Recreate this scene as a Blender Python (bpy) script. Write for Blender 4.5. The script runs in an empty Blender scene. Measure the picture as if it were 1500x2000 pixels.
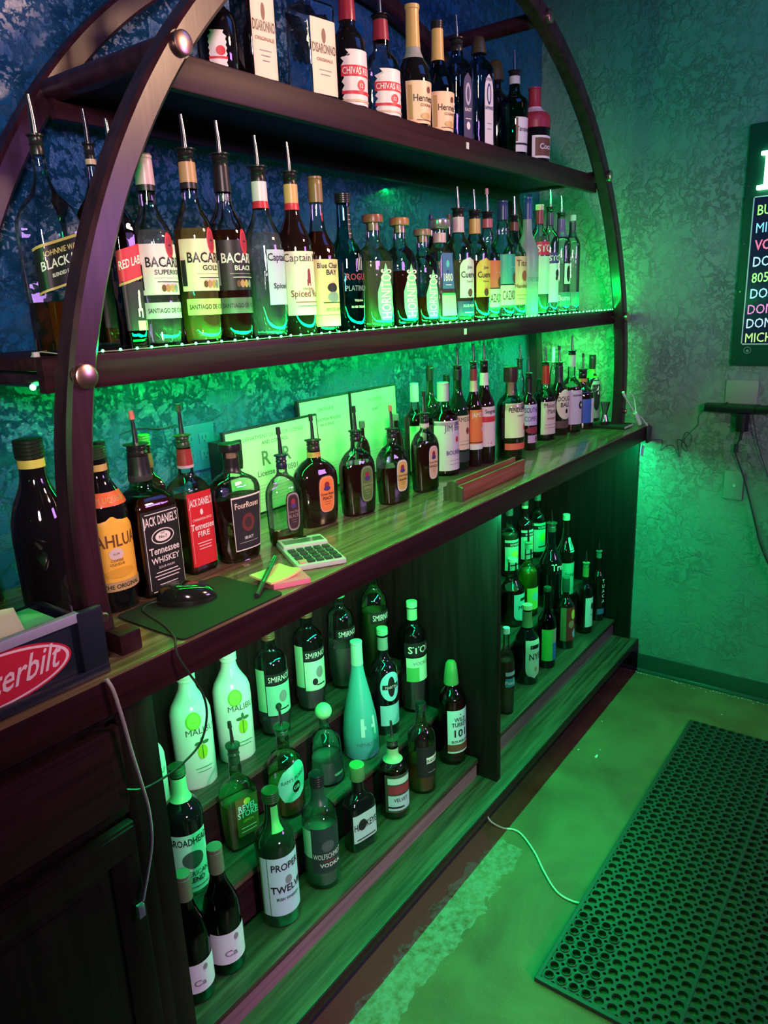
import bpy, bmesh, math, random
from mathutils import Vector, Matrix, Euler
random.seed(7)
PI = math.pi
S = bpy.context.scene
COL = S.collection

# ------------------------------------------------------------------ camera
cd = bpy.data.cameras.new('camera'); cam = bpy.data.objects.new('camera', cd); COL.objects.link(cam)
cd.sensor_fit = 'VERTICAL'; cd.sensor_height = 36.0; cd.lens = 36.0 * 1449.6 / 2000.0
cd.clip_start = 0.02
rx = Vector((0.5913296, -0.8054665, -0.0394095)); dn = Vector((-0.2392146, -0.1285294, -0.9624222)); fw = Vector((0.7701336, 0.5785360, -0.2686826))
cam.matrix_world = Matrix(((rx.x, -dn.x, -fw.x, 0), (rx.y, -dn.y, -fw.y, -0.955), (rx.z, -dn.z, -fw.z, 1.63), (0, 0, 0, 1)))
S.camera = cam

# ------------------------------------------------------------------ world, exposure, render look
w = bpy.data.worlds.new('world'); S.world = w; w.use_nodes = True
w.node_tree.nodes['Background'].inputs[0].default_value = (0.25, 0.28, 0.42, 1)
w.node_tree.nodes['Background'].inputs[1].default_value = 0.035
S.view_settings.view_transform = 'Standard'; S.view_settings.look = 'None'
S.view_settings.gamma = 1; S.view_settings.use_curve_mapping = False; S.view_settings.exposure = 0.0
cy = S.cycles
cy.max_bounces = 8; cy.diffuse_bounces = 3; cy.glossy_bounces = 4; cy.transmission_bounces = 6; cy.transparent_max_bounces = 24
cy.sample_clamp_indirect = 3.0; cy.sample_clamp_direct = 0; cy.caustics_reflective = False; cy.caustics_refractive = False
cy.use_denoising = True

# ------------------------------------------------------------------ lights (LED strips, stage spots, a ceiling spot and added colour fills)
def area(name, loc, size, power, col, aim=None, sy=None, rot=None):
    l = bpy.data.lights.new(name, 'AREA'); l.energy = power; l.color = col; l.size = size
    if sy: l.shape = 'RECTANGLE'; l.size_y = sy
    o = bpy.data.objects.new(name, l); COL.objects.link(o); o.location = loc
    if aim is not None: o.rotation_euler = (Vector(aim) - Vector(loc)).to_track_quat('-Z', 'Y').to_euler()
    if rot: o.rotation_euler = rot
    return o
def spot(name, loc, aim, power, col, ang, blend=.4, r=.04):
    l = bpy.data.lights.new(name, 'SPOT'); l.energy = power; l.color = col; l.spot_size = math.radians(ang); l.spot_blend = blend; l.shadow_soft_size = r
    o = bpy.data.objects.new(name, l); COL.objects.link(o); o.location = loc
    o.rotation_euler = (Vector(aim) - Vector(loc)).to_track_quat('-Z', 'Y').to_euler()
    return o
GRN = (0.0, 1.0, 0.10)
# green LED tapes: under the middle shelf (washes the back and right walls), along its front edge, under the top shelf, under the worktop overhang
area('strip_light_under_middle_shelf', (1.95, .30, 1.505), 2.2, 15, GRN, sy=.01, aim=(1.95, .50, 1.2))
area('strip_light_under_middle_shelf_end', (2.95, .28, 1.505), .25, 3.5, GRN, sy=.01, aim=(3.0, .30, 1.2))
area('fairy_glow_up', (1.95, .114, 1.583), 2.3, 7, GRN, sy=.006, rot=(PI * .78, 0, 0))
area('fairy_glow_down', (1.45, .119, 1.574), 1.5, 5.5, (0, 1, .08), sy=.006, rot=(-PI * .30, 0, 0))
area('fairy_glow_end', (2.92, .20, 1.60), .2, 2.2, GRN, sy=.05, aim=(3.16, .12, 1.95))
area('strip_light_under_top_shelf', (2.3, .30, 1.98), 1.2, 1.8, GRN, sy=.01, aim=(2.4, .42, 1.5))
area('strip_light_under_worktop', (1.9, .018, 1.036), 2.4, 32, (0.0, 1.0, .26), sy=.01, aim=(1.9, .10, .5))
# unseen bar room spots behind and beside the camera, then added colour fills
spot('green_floor_spot', (1.0, -1.7, 2.6), (1.60, -.16, 0), 120, (0, 1, .08), 30, .9)
spot('teal_wall_fill', (-.2, -1.9, 2.3), (3.1, -.35, 2.15), 130, (.0, .85, .8), 30, .9)  # added fill for the teal tone of the upper right wall
spot('pink_stage_spot', (-.7, -2.1, 2.15), (1.25, .1, 1.78), 290, (1.0, .68, .74), 42, .6, .2)
spot('warm_ceiling_spot', (2.3, -2.0, 2.85), (.8, .4, 2.1), 280, (1.0, .58, .36), 52, .6, .2)
area('lilac_panel_light', (2.5, -2.4, 2.05), .7, 19, (.66, .30, 1.0), aim=(1.2, .2, 1.5), sy=.45)  # unseen lilac panel placed for the sheen on the arch leg
area('blue_wall_fill', (1.9, -.5, 2.85), .6, 2.2, (.06, .24, 1.0), aim=(1.9, .5, 2.2))  # added blue wash over the upper back wall
spot('rose_wall_fill', (.3, -2.3, 1.9), (3.1, -.32, 1.5), 110, (1, .72, .95), 26, 1.0, .2)  # added fill for the grey wedge left by the green on the wall
spot('warm_floor_fill', (2.1, -.9, 2.85), (2.35, -.45, 0), 20, (1.0, .50, .28), 36, .9, .15)  # added warm fill that brings the brown out of the floor
spot('rose_riser_fill', (.2, -2.6, .8), (1.25, .1, .15), 170, (1.0, .5, .85), 30, .8, .2)  # added low fill aimed at the front riser
spot('green_side_fill', (-.9, -.42, 1.72), (1.9, .15, 1.62), 45, (0, 1, .18), 34, .8, .05)  # added fill that greens the left sides of labels and necks


# ------------------------------------------------------------------ materials
MC = {}
def pbr(name, col, rough=.5, metal=0, coat=0, trans=0, ior=1.45, emis=None, es=0, spec=.5, alpha=1):
    m = bpy.data.materials.new(name); m.use_nodes = True
    p = m.node_tree.nodes['Principled BSDF']
    p.inputs['Base Color'].default_value = (*col, 1); p.inputs['Roughness'].default_value = rough; p.inputs['Metallic'].default_value = metal
    p.inputs['Coat Weight'].default_value = coat; p.inputs['Transmission Weight'].default_value = trans; p.inputs['IOR'].default_value = ior
    p.inputs['Specular IOR Level'].default_value = spec; p.inputs['Alpha'].default_value = alpha
    if emis: p.inputs['Emission Color'].default_value = (*emis, 1); p.inputs['Emission Strength'].default_value = es
    return m
def ink(c, rough=.45, metal=0):
    k = ('ink', tuple(c), rough, metal)
    if k not in MC: MC[k] = pbr('paint_%d' % len(MC), c, rough, metal)
    return MC[k]
def nodes(m): return m.node_tree.nodes, m.node_tree.links
def wood(name, c1, c2, axis='x', rough=.32, scale=1, bump=.15, coat=.0, spec=.5):
    m = pbr(name, c1, rough, coat=coat, spec=spec); N, L = nodes(m); p = N['Principled BSDF']
    tc = N.new('ShaderNodeTexCoord'); mp = N.new('ShaderNodeMapping'); L.new(tc.outputs['Object'], mp.inputs['Vector'])
    s = {'x': (2, 40, 40), 'y': (40, 2, 40), 'z': (40, 40, 2)}[axis]; mp.inputs['Scale'].default_value = tuple(q * scale for q in s)
    n = N.new('ShaderNodeTexNoise'); n.inputs['Scale'].default_value = 1.6; n.inputs['Detail'].default_value = 6; n.inputs['Distortion'].default_value = .4; L.new(mp.outputs[0], n.inputs['Vector'])
    r = N.new('ShaderNodeValToRGB'); r.color_ramp.elements[0].position = .35; r.color_ramp.elements[1].position = .68
    r.color_ramp.elements[0].color = (*c1, 1); r.color_ramp.elements[1].color = (*c2, 1)
    L.new(n.outputs['Fac'], r.inputs['Fac']); L.new(r.outputs['Color'], p.inputs['Base Color'])
    b = N.new('ShaderNodeBump'); b.inputs['Strength'].default_value = bump; b.inputs['Distance'].default_value = .002; L.new(n.outputs['Fac'], b.inputs['Height']); L.new(b.outputs[0], p.inputs['Normal'])
    return m
def plaster(name, col, rough, strength=.6, dist=.01, spec=.5):
    m = pbr(name, col, rough, spec=spec); N, L = nodes(m); p = N['Principled BSDF']
    tc = N.new('ShaderNodeTexCoord')
    def nz(sc, det, ro, di):
        n = N.new('ShaderNodeTexNoise'); n.inputs['Scale'].default_value = sc; n.inputs['Detail'].default_value = det; n.inputs['Roughness'].default_value = ro; n.inputs['Distortion'].default_value = di; L.new(tc.outputs['Object'], n.inputs['Vector']); return n
    n1 = nz(26, 8, .68, .3); n2 = nz(95, 5, .6, .2); n3 = nz(4, 3, .5, 0)
    r = N.new('ShaderNodeValToRGB'); r.color_ramp.elements[0].position = .46; r.color_ramp.elements[1].position = .56; L.new(n1.outputs['Fac'], r.inputs['Fac'])
    r3 = N.new('ShaderNodeValToRGB'); r3.color_ramp.elements[0].position = .4; r3.color_ramp.elements[1].position = .6; r3.color_ramp.elements[0].color = (.25, .25, .25, 1); L.new(n3.outputs['Fac'], r3.inputs['Fac'])
    a = N.new('ShaderNodeMath'); a.operation = 'MULTIPLY_ADD'; a.inputs[1].default_value = .7; L.new(n2.outputs['Fac'], a.inputs[0]); L.new(r.outputs['Color'], a.inputs[2])
    a2 = N.new('ShaderNodeMath'); a2.operation = 'MULTIPLY'; L.new(a.outputs[0], a2.inputs[0]); L.new(r3.outputs['Color'], a2.inputs[1])
    b = N.new('ShaderNodeBump'); b.inputs['Strength'].default_value = strength; b.inputs['Distance'].default_value = dist
    L.new(a2.outputs[0], b.inputs['Height']); L.new(b.outputs[0], p.inputs['Normal'])
    return m
ESP = wood('espresso_wood', (.020, .005, .009), (.036, .010, .016), 'x', .42, spec=.2)
ESPZ = wood('espresso_wood_upright', (.011, .005, .006), (.024, .010, .012), 'z', .42, spec=.22)
ESPA = wood('espresso_wood_arch', (.020, .006, .011), (.045, .014, .024), 'z', .30, .7, spec=.42)
TOPW = wood('worktop_varnished', (.11, .07, .04), (.27, .19, .11), 'x', .2, 1.0, .05, .3)
STEPW = wood('step_wood', (.035, .025, .018), (.11, .08, .055), 'x', .30, 1.3, .2)
RISER_LIT = wood('lit_riser_wood', (.20, .13, .14), (.30, .20, .21), 'x', .35)  # paler wood, lifted further in colour for rose light on the front riser
REDW = wood('redwood', (.20, .055, .03), (.38, .13, .08), 'x', .4, .9)
WALLB = plaster('blue_wall_paint', (.006, .085, .25), .30, .95, .008, 1.0)
WALLG = plaster('grey_wall_paint', (.25, .255, .27), .42, .8, .006)
BLACKP = pbr('black_plastic', (.010, .011, .014), .35)
MATTE = pbr('matte_black', (.012, .014, .013), .7)
METAL = pbr('polished_steel', (.42, .42, .44), .2, 1)
COPPER = pbr('copper_plug', (.75, .45, .35), .28, 1)
RUB = pbr('black_rubber', (.03, .035, .034), .42)
WHITEP = pbr('white_plastic', (.7, .72, .68), .4)
GREYP = pbr('grey_cable', (.42, .38, .40), .5)

def thin_glass(name, tint, edge, gl=.9, rough=.02):
    m = bpy.data.materials.new(name); m.use_nodes = True; N, L = nodes(m); N.clear()
    out = N.new('ShaderNodeOutputMaterial'); mx = N.new('ShaderNodeMixShader'); tr = N.new('ShaderNodeBsdfTransparent'); gs = N.new('ShaderNodeBsdfGlossy')
    lw = N.new('ShaderNodeLayerWeight'); lw.inputs['Blend'].default_value = .42
    mc = N.new('ShaderNodeMixRGB'); mc.inputs[1].default_value = (*tint, 1); mc.inputs[2].default_value = (*edge, 1)
    pw = N.new('ShaderNodeMath'); pw.operation = 'POWER'; pw.inputs[1].default_value = 2.2; L.new(lw.outputs['Facing'], pw.inputs[0])
    L.new(pw.outputs[0], mc.inputs[0]); L.new(mc.outputs[0], tr.inputs[0])
    fr = N.new('ShaderNodeFresnel'); fr.inputs['IOR'].default_value = 1.5
    mm = N.new('ShaderNodeMath'); mm.operation = 'MULTIPLY_ADD'; mm.inputs[1].default_value = gl; mm.inputs[2].default_value = .03; mm.use_clamp = True
    L.new(fr.outputs[0], mm.inputs[0]); gs.inputs['Roughness'].default_value = rough
    tc = N.new('ShaderNodeTexCoord'); nz = N.new('ShaderNodeTexNoise'); nz.inputs['Scale'].default_value = 30; L.new(tc.outputs['Object'], nz.inputs['Vector'])
    bp = N.new('ShaderNodeBump'); bp.inputs['Strength'].default_value = .12; bp.inputs['Distance'].default_value = .01; L.new(nz.outputs['Fac'], bp.inputs['Height']); L.new(bp.outputs[0], gs.inputs['Normal'])
    L.new(mm.outputs[0], mx.inputs[0]); L.new(tr.outputs[0], mx.inputs[1]); L.new(gs.outputs[0], mx.inputs[2]); L.new(mx.outputs[0], out.inputs[0])
    return m
GLASS = {
 'clear': thin_glass('clear_glass', (.90, .95, .93), (.42, .50, .46)),
 'smoke': thin_glass('smoked_glass', (.35, .38, .38), (.08, .1, .1)),
 'blue': thin_glass('pale_blue_glass', (.35, .55, .68), (.06, .14, .22)),
 'teal': thin_glass('teal_glass', (.18, .50, .50), (.02, .10, .12)),
 'green': thin_glass('green_glass', (.06, .28, .12), (.01, .06, .03)),
 'olive': thin_glass('olive_glass', (.10, .11, .03), (.02, .025, .01)),
 'darkgreen': pbr('dark_green_glass', (.006, .022, .010), .06, coat=.6),
 'black': pbr('black_glass', (.006, .005, .007), .05, coat=.6),
 'dark': pbr('dark_filled_glass', (.014, .006, .005), .05, coat=.6),
 'white': pbr('white_glass', (.78, .82, .80), .22, coat=.4),
 'frost': pbr('frosted_glass', (.50, .62, .58), .38, trans=.45),
 'aqua': pbr('frosted_aqua_glass', (.10, .50, .52), .35, trans=.25),
}
def liquid(c):
    k = ('liq', tuple(c))
    if k in MC: return MC[k]
    if sum(c) < .1: MC[k] = pbr('dark_liquid_%d' % len(MC), c, .04, coat=.4); return MC[k]
    m = thin_glass('liquid_%d' % len(MC), tuple(q ** .8 for q in c), tuple(q * .35 for q in c), .5); N, L = nodes(m)
    out = [n for n in N if n.type == 'OUTPUT_MATERIAL'][0]; mx = [n for n in N if n.type == 'MIX_SHADER'][0]
    d = N.new('ShaderNodeBsdfTranslucent'); d.inputs[0].default_value = (*c, 1); d2 = N.new('ShaderNodeBsdfDiffuse'); d2.inputs[0].default_value = (*c, 1)
    a1 = N.new('ShaderNodeMixShader'); a1.inputs[0].default_value = .5; L.new(d.outputs[0], a1.inputs[1]); L.new(d2.outputs[0], a1.inputs[2])
    a2 = N.new('ShaderNodeMixShader'); a2.inputs[0].default_value = .12 if min(c) > .84 else .30; L.new(mx.outputs[0], a2.inputs[1]); L.new(a1.outputs[0], a2.inputs[2]); L.new(a2.outputs[0], out.inputs[0])  # diffuse share stands in for the caustic glow of lit liquor
    MC[k] = m; return m

# ------------------------------------------------------------------ mesh helpers
class MB:
    def __init__(s): s.v = []; s.f = []; s.m = []; s.mats = []
    def mat(s, m):
        if m not in s.mats: s.mats.append(m)
        return s.mats.index(m)
    def add(s, v, f, m):
        o = len(s.v); i = s.mat(m); s.v += [tuple(q) for q in v]; s.f += [tuple(a + o for a in q) for q in f]; s.m += [i] * len(f)
        return s
    def box(s, x0, x1, y0, y1, z0, z1, m, bev=.0, rot=None, piv=None):
        bm = bmesh.new(); bmesh.ops.create_cube(bm, size=1)
        for q in bm.verts: q.co = Vector(((x0 + x1) / 2 + q.co.x * (x1 - x0), (y0 + y1) / 2 + q.co.y * (y1 - y0), (z0 + z1) / 2 + q.co.z * (z1 - z0)))
        if bev: bmesh.ops.bevel(bm, geom=bm.edges[:], offset=bev, segments=2, affect='EDGES', profile=.6)
        if rot is not None:
            c = Vector(piv or ((x0 + x1) / 2, (y0 + y1) / 2, (z0 + z1) / 2))
            for q in bm.verts: q.co = rot @ (q.co - c) + c
        bm.verts.index_update(); s.add([q.co[:] for q in bm.verts], [[a.index for a in f.verts] for f in bm.faces], m); bm.free(); return s
    def lathe(s, prof, m, seg=28, c=(0, 0, 0), cross=None, caps=True):
        v = []; n = len(prof)
        for r, z in prof:
            for k in range(seg):
                if cross: x, y = cross(r, k / seg * 2 * PI)
                else: x, y = r * math.cos(k / seg * 2 * PI), r * math.sin(k / seg * 2 * PI)
                v.append((c[0] + x, c[1] + y, c[2] + z))
        f = [(i * seg + k, i * seg + (k + 1) % seg, (i + 1) * seg + (k + 1) % seg, (i + 1) * seg + k) for i in range(n - 1) for k in range(seg)]
        if caps: f += [tuple(range(seg - 1, -1, -1)), tuple((n - 1) * seg + k for k in range(seg))]
        return s.add(v, f, m)
    def tube(s, pts, r, m, seg=8, r1=None, closed=False):
        P = [Vector(p) for p in pts]; n = len(P); v = []; up = Vector((0, 0, 1)); last = None
        for i, p in enumerate(P):
            t = (P[min(i + 1, n - 1)] - P[max(i - 1, 0)]).normalized()
            a = (last if last is not None else (up if abs(t.z) < .9 else Vector((1, 0, 0)))); a = (a - t * a.dot(t)).normalized(); b = t.cross(a); last = a
            rr = r if r1 is None else r + (r1 - r) * i / (n - 1)
            for k in range(seg): v.append(p + (a * math.cos(k / seg * 2 * PI) + b * math.sin(k / seg * 2 * PI)) * rr)
        f = [(i * seg + k, i * seg + (k + 1) % seg, (i + 1) * seg + (k + 1) % seg, (i + 1) * seg + k) for i in range(n - 1) for k in range(seg)]
        f += [tuple(range(seg - 1, -1, -1)), tuple((n - 1) * seg + k for k in range(seg))]
        return s.add(v, f, m)
    def build(s, name, parent=None, smooth=True, ang=38, loc=None):
        me = bpy.data.meshes.new(name); me.from_pydata(s.v, [], s.f)
        for m in s.mats: me.materials.append(m)
        me.polygons.foreach_set('material_index', s.m)
        if smooth:
            me.polygons.foreach_set('use_smooth', [True] * len(s.f)); me.set_sharp_from_angle(angle=math.radians(ang))
        me.update(); o = bpy.data.objects.new(name, me); COL.objects.link(o)
        if parent: o.parent = parent
        if loc: o.location = loc
        return o
def spline(pts, k=8):
    P = [Vector(p) for p in pts]; P = [P[0] * 2 - P[1]] + P + [P[-1] * 2 - P[-2]]; out = []
    for i in range(1, len(P) - 2):
        for j in range(k):
            t = j / k; a, b, c, d = P[i - 1:i + 3]
            out.append(.5 * ((2 * b) + (c - a) * t + (2 * a - 5 * b + 4 * c - d) * t * t + (3 * b - a - 3 * c + d) * t ** 3))
    out.append(P[-2]); return out
def tag(o, label, cat, group=None, kind=None):
    o['label'] = label; o['category'] = cat
    if group: o['group'] = group
    if kind: o['kind'] = kind
    return o
def empty(name, loc, rz=0, label=None, cat=None, group=None):
    o = bpy.data.objects.new(name, None); COL.objects.link(o); o.location = loc; o.rotation_euler = (0, 0, rz); o.empty_display_size = .05
    if label: tag(o, label, cat, group)
    return o
def struct(o): o['kind'] = 'structure'; return o

TXT = {}
def text_mesh(t, bold=.02):
    if t not in TXT:
        cu = bpy.data.curves.new('t', 'FONT'); cu.body = t; cu.resolution_u = 2; cu.offset = 0 if 'M' in t else bold * .8; cu.align_x = 'CENTER'
        ob = bpy.data.objects.new('t', cu); COL.objects.link(ob)
        me = bpy.data.meshes.new_from_object(ob)
        V = [(q.co.x, q.co.y) for q in me.vertices]; F = [tuple(p.vertices) for p in me.polygons]
        bpy.data.objects.remove(ob); bpy.data.curves.remove(cu); bpy.data.meshes.remove(me)
        if V:
            x0, x1 = min(a for a, b in V), max(a for a, b in V); cx = (x0 + x1) / 2
            V = [((a - cx) / .73, b / .73) for a, b in V]
        TXT[t] = (V, F)
    return TXT[t]
# ------------------------------------------------------------------ room shell
WX, WY, FZ, CZ = 3.165, .52, -.04, 2.95
struct(MB().box(-1.6, WX + .1, WY, WY + .1, FZ, CZ, WALLB).build('wall_back', smooth=False))
struct(MB().box(WX, WX + .1, -3.2, WY, FZ, CZ, WALLG).build('wall_right', smooth=False))
struct(MB().box(-1.6, WX + .1, -3.2, WY + .1, CZ, CZ + .08, pbr('ceiling_paint', (.08, .10, .11), .8)).build('ceiling', smooth=False))
def floor_mat():
    m = pbr('stained_concrete', (.12, .09, .06), .25); N, L = nodes(m); p = N['Principled BSDF']
    tc = N.new('ShaderNodeTexCoord')
    def noise(sc, det, dis=0):
        n = N.new('ShaderNodeTexNoise'); n.inputs['Scale'].default_value = sc; n.inputs['Detail'].default_value = det; n.inputs['Distortion'].default_value = dis; L.new(tc.outputs['Object'], n.inputs['Vector']); return n
    a = noise(3.2, 6, 1); b = noise(60, 3); c = noise(420, 2); g = noise(14, 8, .5)
    r = N.new('ShaderNodeValToRGB'); e = r.color_ramp.elements; e[0].position = .3; e[0].color = (.14, .055, .03, 1); e[1].position = .7; e[1].color = (.20, .14, .07, 1)
    L.new(a.outputs['Fac'], r.inputs['Fac'])
    # worn grey band of bare concrete and grit in front of the cabinet (x < 1.85)
    sx = N.new('ShaderNodeSeparateXYZ'); L.new(tc.outputs['Object'], sx.inputs[0])
    def math_(op, x, y=None, z=None):
        k = N.new('ShaderNodeMath'); k.operation = op
        for i, q in enumerate((x, y, z)):
            if q is None: continue
            if isinstance(q, (int, float)): k.inputs[i].default_value = q
            else: L.new(q, k.inputs[i])
        return k.outputs[0]
    yy = math_('ADD', sx.outputs[1], math_('MULTIPLY', math_('SUBTRACT', g.outputs['Fac'], .5), .10))
    band = math_('MULTIPLY', math_('LESS_THAN', yy, .015), math_('GREATER_THAN', yy, -.10))
    xx = math_('ADD', sx.outputs[0], math_('MULTIPLY', math_('SUBTRACT', g.outputs['Fac'], .5), .15))
    lef = math_('LESS_THAN', xx, 1.80); bm = math_('MULTIPLY', math_('MULTIPLY', band, lef), math_('MULTIPLY_ADD', b.outputs['Fac'], 3.2, -1.0))
    dirt = math_('MULTIPLY', math_('GREATER_THAN', yy, .012), lef)
    spk = math_('GREATER_THAN', c.outputs['Fac'], .70)
    m1 = N.new('ShaderNodeMixRGB'); m1.inputs[2].default_value = (.26, .26, .22, 1); L.new(bm, m1.inputs[0]); L.new(r.outputs[0], m1.inputs[1])
    m2 = N.new('ShaderNodeMixRGB'); m2.inputs[2].default_value = (.28, .12, .10, 1); L.new(dirt, m2.inputs[0]); L.new(m1.outputs[0], m2.inputs[1])
    m3 = N.new('ShaderNodeMixRGB'); m3.inputs[2].default_value = (.6, .6, .5, 1); L.new(math_('MULTIPLY', spk, .35), m3.inputs[0]); L.new(m2.outputs[0], m3.inputs[1])
    L.new(m3.outputs[0], p.inputs['Base Color'])
    ro = math_('ADD', math_('MULTIPLY', bm, .5), math_('MULTIPLY_ADD', g.outputs['Fac'],   .40, .28)); L.new(ro, p.inputs['Roughness'])
    bp = N.new('ShaderNodeBump'); bp.inputs['Strength'].default_value = .35; bp.inputs['Distance'].default_value = .002; L.new(math_('ADD', c.outputs['Fac'], b.outputs['Fac']), bp.inputs['Height']); L.new(bp.outputs[0], p.inputs['Normal'])
    return m
struct(MB().box(-1.6, WX + .1, -3.2, WY + .1, FZ - .08, FZ, floor_mat()).build('floor', smooth=False))
bb = MB(); bb.box(WX - .008, WX, -3.2, .07, FZ, .045, pbr('cove_base_vinyl', (.05, .06, .065), .22, coat=.3), .002)
bb.tube([(WX - .008, -3.2, FZ + .004), (WX - .008, .07, FZ + .004)], .010, ink((.05, .06, .065), .25), 8)
struct(bb.build('baseboard_right'))
struct(MB().box(.0, .012, 0, .012, 0, .06, ink((.05, .06, .065))).build('trim_1', loc=(WX - .014, .062, FZ)))

# ------------------------------------------------------------------ back bar cabinets
E = ESP
bc = empty('open_bar_cabinet', (.60, 0, FZ), 0, 'long dark wooden open cabinet with two bays of stepped bottle shelves', 'cabinet')
def cpart(name, mb, **k): return mb.build(name, bc, loc=(-.60, 0, -FZ), **k)
cpart('side_panel', MB().box(.603, .652, .035, .515, .114, 1.040, ESPZ, .0015))
cpart('side_panel', MB().box(3.140, 3.160, .035, .515, .114, 1.040, ESPZ, .0015))
cpart('divider', MB().box(1.872, 1.897, .036, .505, .116, 1.040, ESPZ, .0015))
cpart('back_panel', MB().box(.652, 3.140, .505, .517, .116, 1.040, ESPZ, 0))
cpart('base_plate', MB().box(.603, 3.160, .0, .505, .092, .116, STEPW, .002))
cpart('kick_board', MB().box(.603, 3.160, .065, .08, FZ + .001, .092, pbr('toe_kick_vinyl', (.012, .012, .035), .25, coat=.3), .001))
cpart('face_edge', MB().box(.603, 3.160, -.004, .0, .088, .116, ESP, .001))
for x0, x1, tiers in ((.653, 1.862, ((.10, .187), (.235, .322), (.365, .462))), (1.91, 3.132, ((.10, .197), (.235, .36), (.365, .50)))):
    for i, (y0, z) in enumerate(tiers):
        y1 = tiers[i + 1][0] if i < 2 else .504
        o = cpart('step', MB().box(x0, x1, y0, y1 + (.0), z - .018, z, STEPW, .002))
        rz0 = .1165 if i == 0 else tiers[i - 1][1] - .001
        MB().box(x0 + .001, x1 - .001, y0 + .005, y0 + .017, rz0, z - .0185, RISER_LIT if i == 0 else ESP, 0).build('riser', o)
du = empty('drawer_cabinet', (.25, 0, FZ), 0, 'dark wooden cabinet with a drawer over a raised panel door under the worktop', 'cabinet')
def dpart(name, mb, par=None): return mb.build(name, par or du, loc=(-.25, 0, -FZ) if not par else None)
dpart('body', MB().box(-.10, .602, .035, .515, FZ + .001, 1.040, ESPZ, .001))
fr = MB()
for a in ((.572, .602, .02, .035, .06, 1.040), (-.10, .572, .02, .035, 1.022, 1.040), (-.10, .572, .02, .035, .848, .870), (-.10, .572, .02, .035, .06, .11)): fr.box(*a, ESPZ, .001)
dpart('face_frame', fr)
dr = MB(); dr.box(-.08, .566, .002, .02, .874, 1.016, ESP, .004); dr.box(-.06, .546, -.002, .003, .892, .998, ESP, .003); dpart('drawer', dr)
dd = MB(); dd.box(-.08, .567, .002, .0195, .115, .842, ESPZ, .004)
for a in ((-.07, .562, -.003, .003, .79, .838), (.512, .562, -.003, .003, .12, .79)): dd.box(*a, ESPZ, .002)
dd.box(-.07, .495, -.001, .003, .14, .772, ESPZ, .002); dpart('door', dd)
wt = MB(); wt.box(-.15, 3.160, .0, .515, 1.083, 1.103, TOPW, .002); wt.box(-.15, 3.160, -.002, .020, 1.041, 1.0995, ESP, .004); wt.box(-.15, 3.16, .02, .515, 1.0405, 1.083, ESP, 0)
tag(wt.build('worktop'), 'long glossy brown varnished bar worktop running over both cabinets', 'worktop')

# ------------------------------------------------------------------ arched shelf unit standing on the worktop
ax, az_, Ri, Ro = 1.838, 1.252, 1.209, 1.254
un = empty('arched_shelf', (ax, .1, 1.103), 0, 'big half moon dark wooden shelf unit with two arches and two shelves', 'shelf unit')
def upart(name, mb, par=None, **k): return mb.build(name, par or un, loc=(-ax, -.1, -1.103) if not par else None, **k)
def arch(y0, y1):
    mb = MB(); N_ = 120; c = .006
    cr = [(Ri, y0 + c), (Ri + c, y0), (Ro - c, y0), (Ro, y0 + c), (Ro, y1 - c), (Ro - c, y1), (Ri + c, y1), (Ri, y1 - c)]
    V = []
    for i in range(N_ + 1):
        t = i / N_; a = math.radians(187.0 - 194.0 * t)
        for r, y in cr:
            z = az_ + r * math.sin(a)
            V.append((ax + r * math.cos(a), y, max(z, 1.1035)))
    F = [(i * 8 + k, i * 8 + (k + 1) % 8, (i + 1) * 8 + (k + 1) % 8, (i + 1) * 8 + k) for i in range(N_) for k in range(8)] + [tuple(range(7, -1, -1)), tuple(N_ * 8 + k for k in range(8))]
    return mb.add(V, F, ESPA)
upart('arch', arch(.08, .125)); upart('arch', arch(.455, .50))
for z0, z1, x0, x1 in ((1.520, 1.573, .605, 3.075), (1.989, 2.047, .88, 2.80)):
    s_ = MB(); s_.box(x0, x1, .127, .147, z0, z1, ESP, .003); s_.box(x0, x1, .1475, .453, z1 - .020, z1 - .0005, ESP, .002); s_.box(x0, x1, .433, .4525, z0, z1 - .0205, ESP, .001)
    sh = upart('shelf', s_)
for dx, dz in ((.655, 1.544), (3.02, 1.544), (.905, 2.030), (2.775, 2.030), (2.262, 2.412), (1.414, 2.412), (3.068, 1.165), (.608, 1.165)):
    a = math.atan2(dz - az_, dx - ax); x, z = ax + 1.2315 * math.cos(a), az_ + 1.2315 * math.sin(a)
    if (dx, dz) in ((.655, 1.544), (3.02, 1.544)): z = dz; x = ax + math.copysign(math.sqrt(1.2315 ** 2 - (z - az_) ** 2), dx - ax)
    rr = .021 if z > 1.3 else .010
    d = MB(); d.tube([(x, .081, z), (x, .499 if z > 1.3 else .12, z)], rr, ESPA, 20); o = upart('dowel', d)
    p = MB(); V = [(.0175 if z > 1.3 else .008, 0), (.0185 if z > 1.3 else .009, .002), (.0185 if z > 1.3 else .009, .010), (.015 if z > 1.3 else .007, .012)]
    q = MB(); q.lathe(V, COPPER, 24)
    q.v = [(x + vx, .0815 - vz, z + vy) for vx, vy, vz in q.v]; q.build('plug', o, ang=30)
upart('foot_block', MB().box(.612, .652, .040, .0785, 1.1035, 1.140, ESP, .004))
upart('foot_block', MB().box(2.985, 3.030, .126, .150, 1.1035, 1.125, ESP, .003))
for x, z in ((1.873, 2.026), (1.852, 1.549)):
    tag(MB().box(x - .006, x + .006, .1255, .1269, z - .008, z + .008, WHITEP, 0).build('price_sticker'), 'tiny square white sticker on the front of the %s shelf' % ('top' if z > 2 else 'middle'), 'sticker', 'stickers on the shelf fronts')
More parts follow.
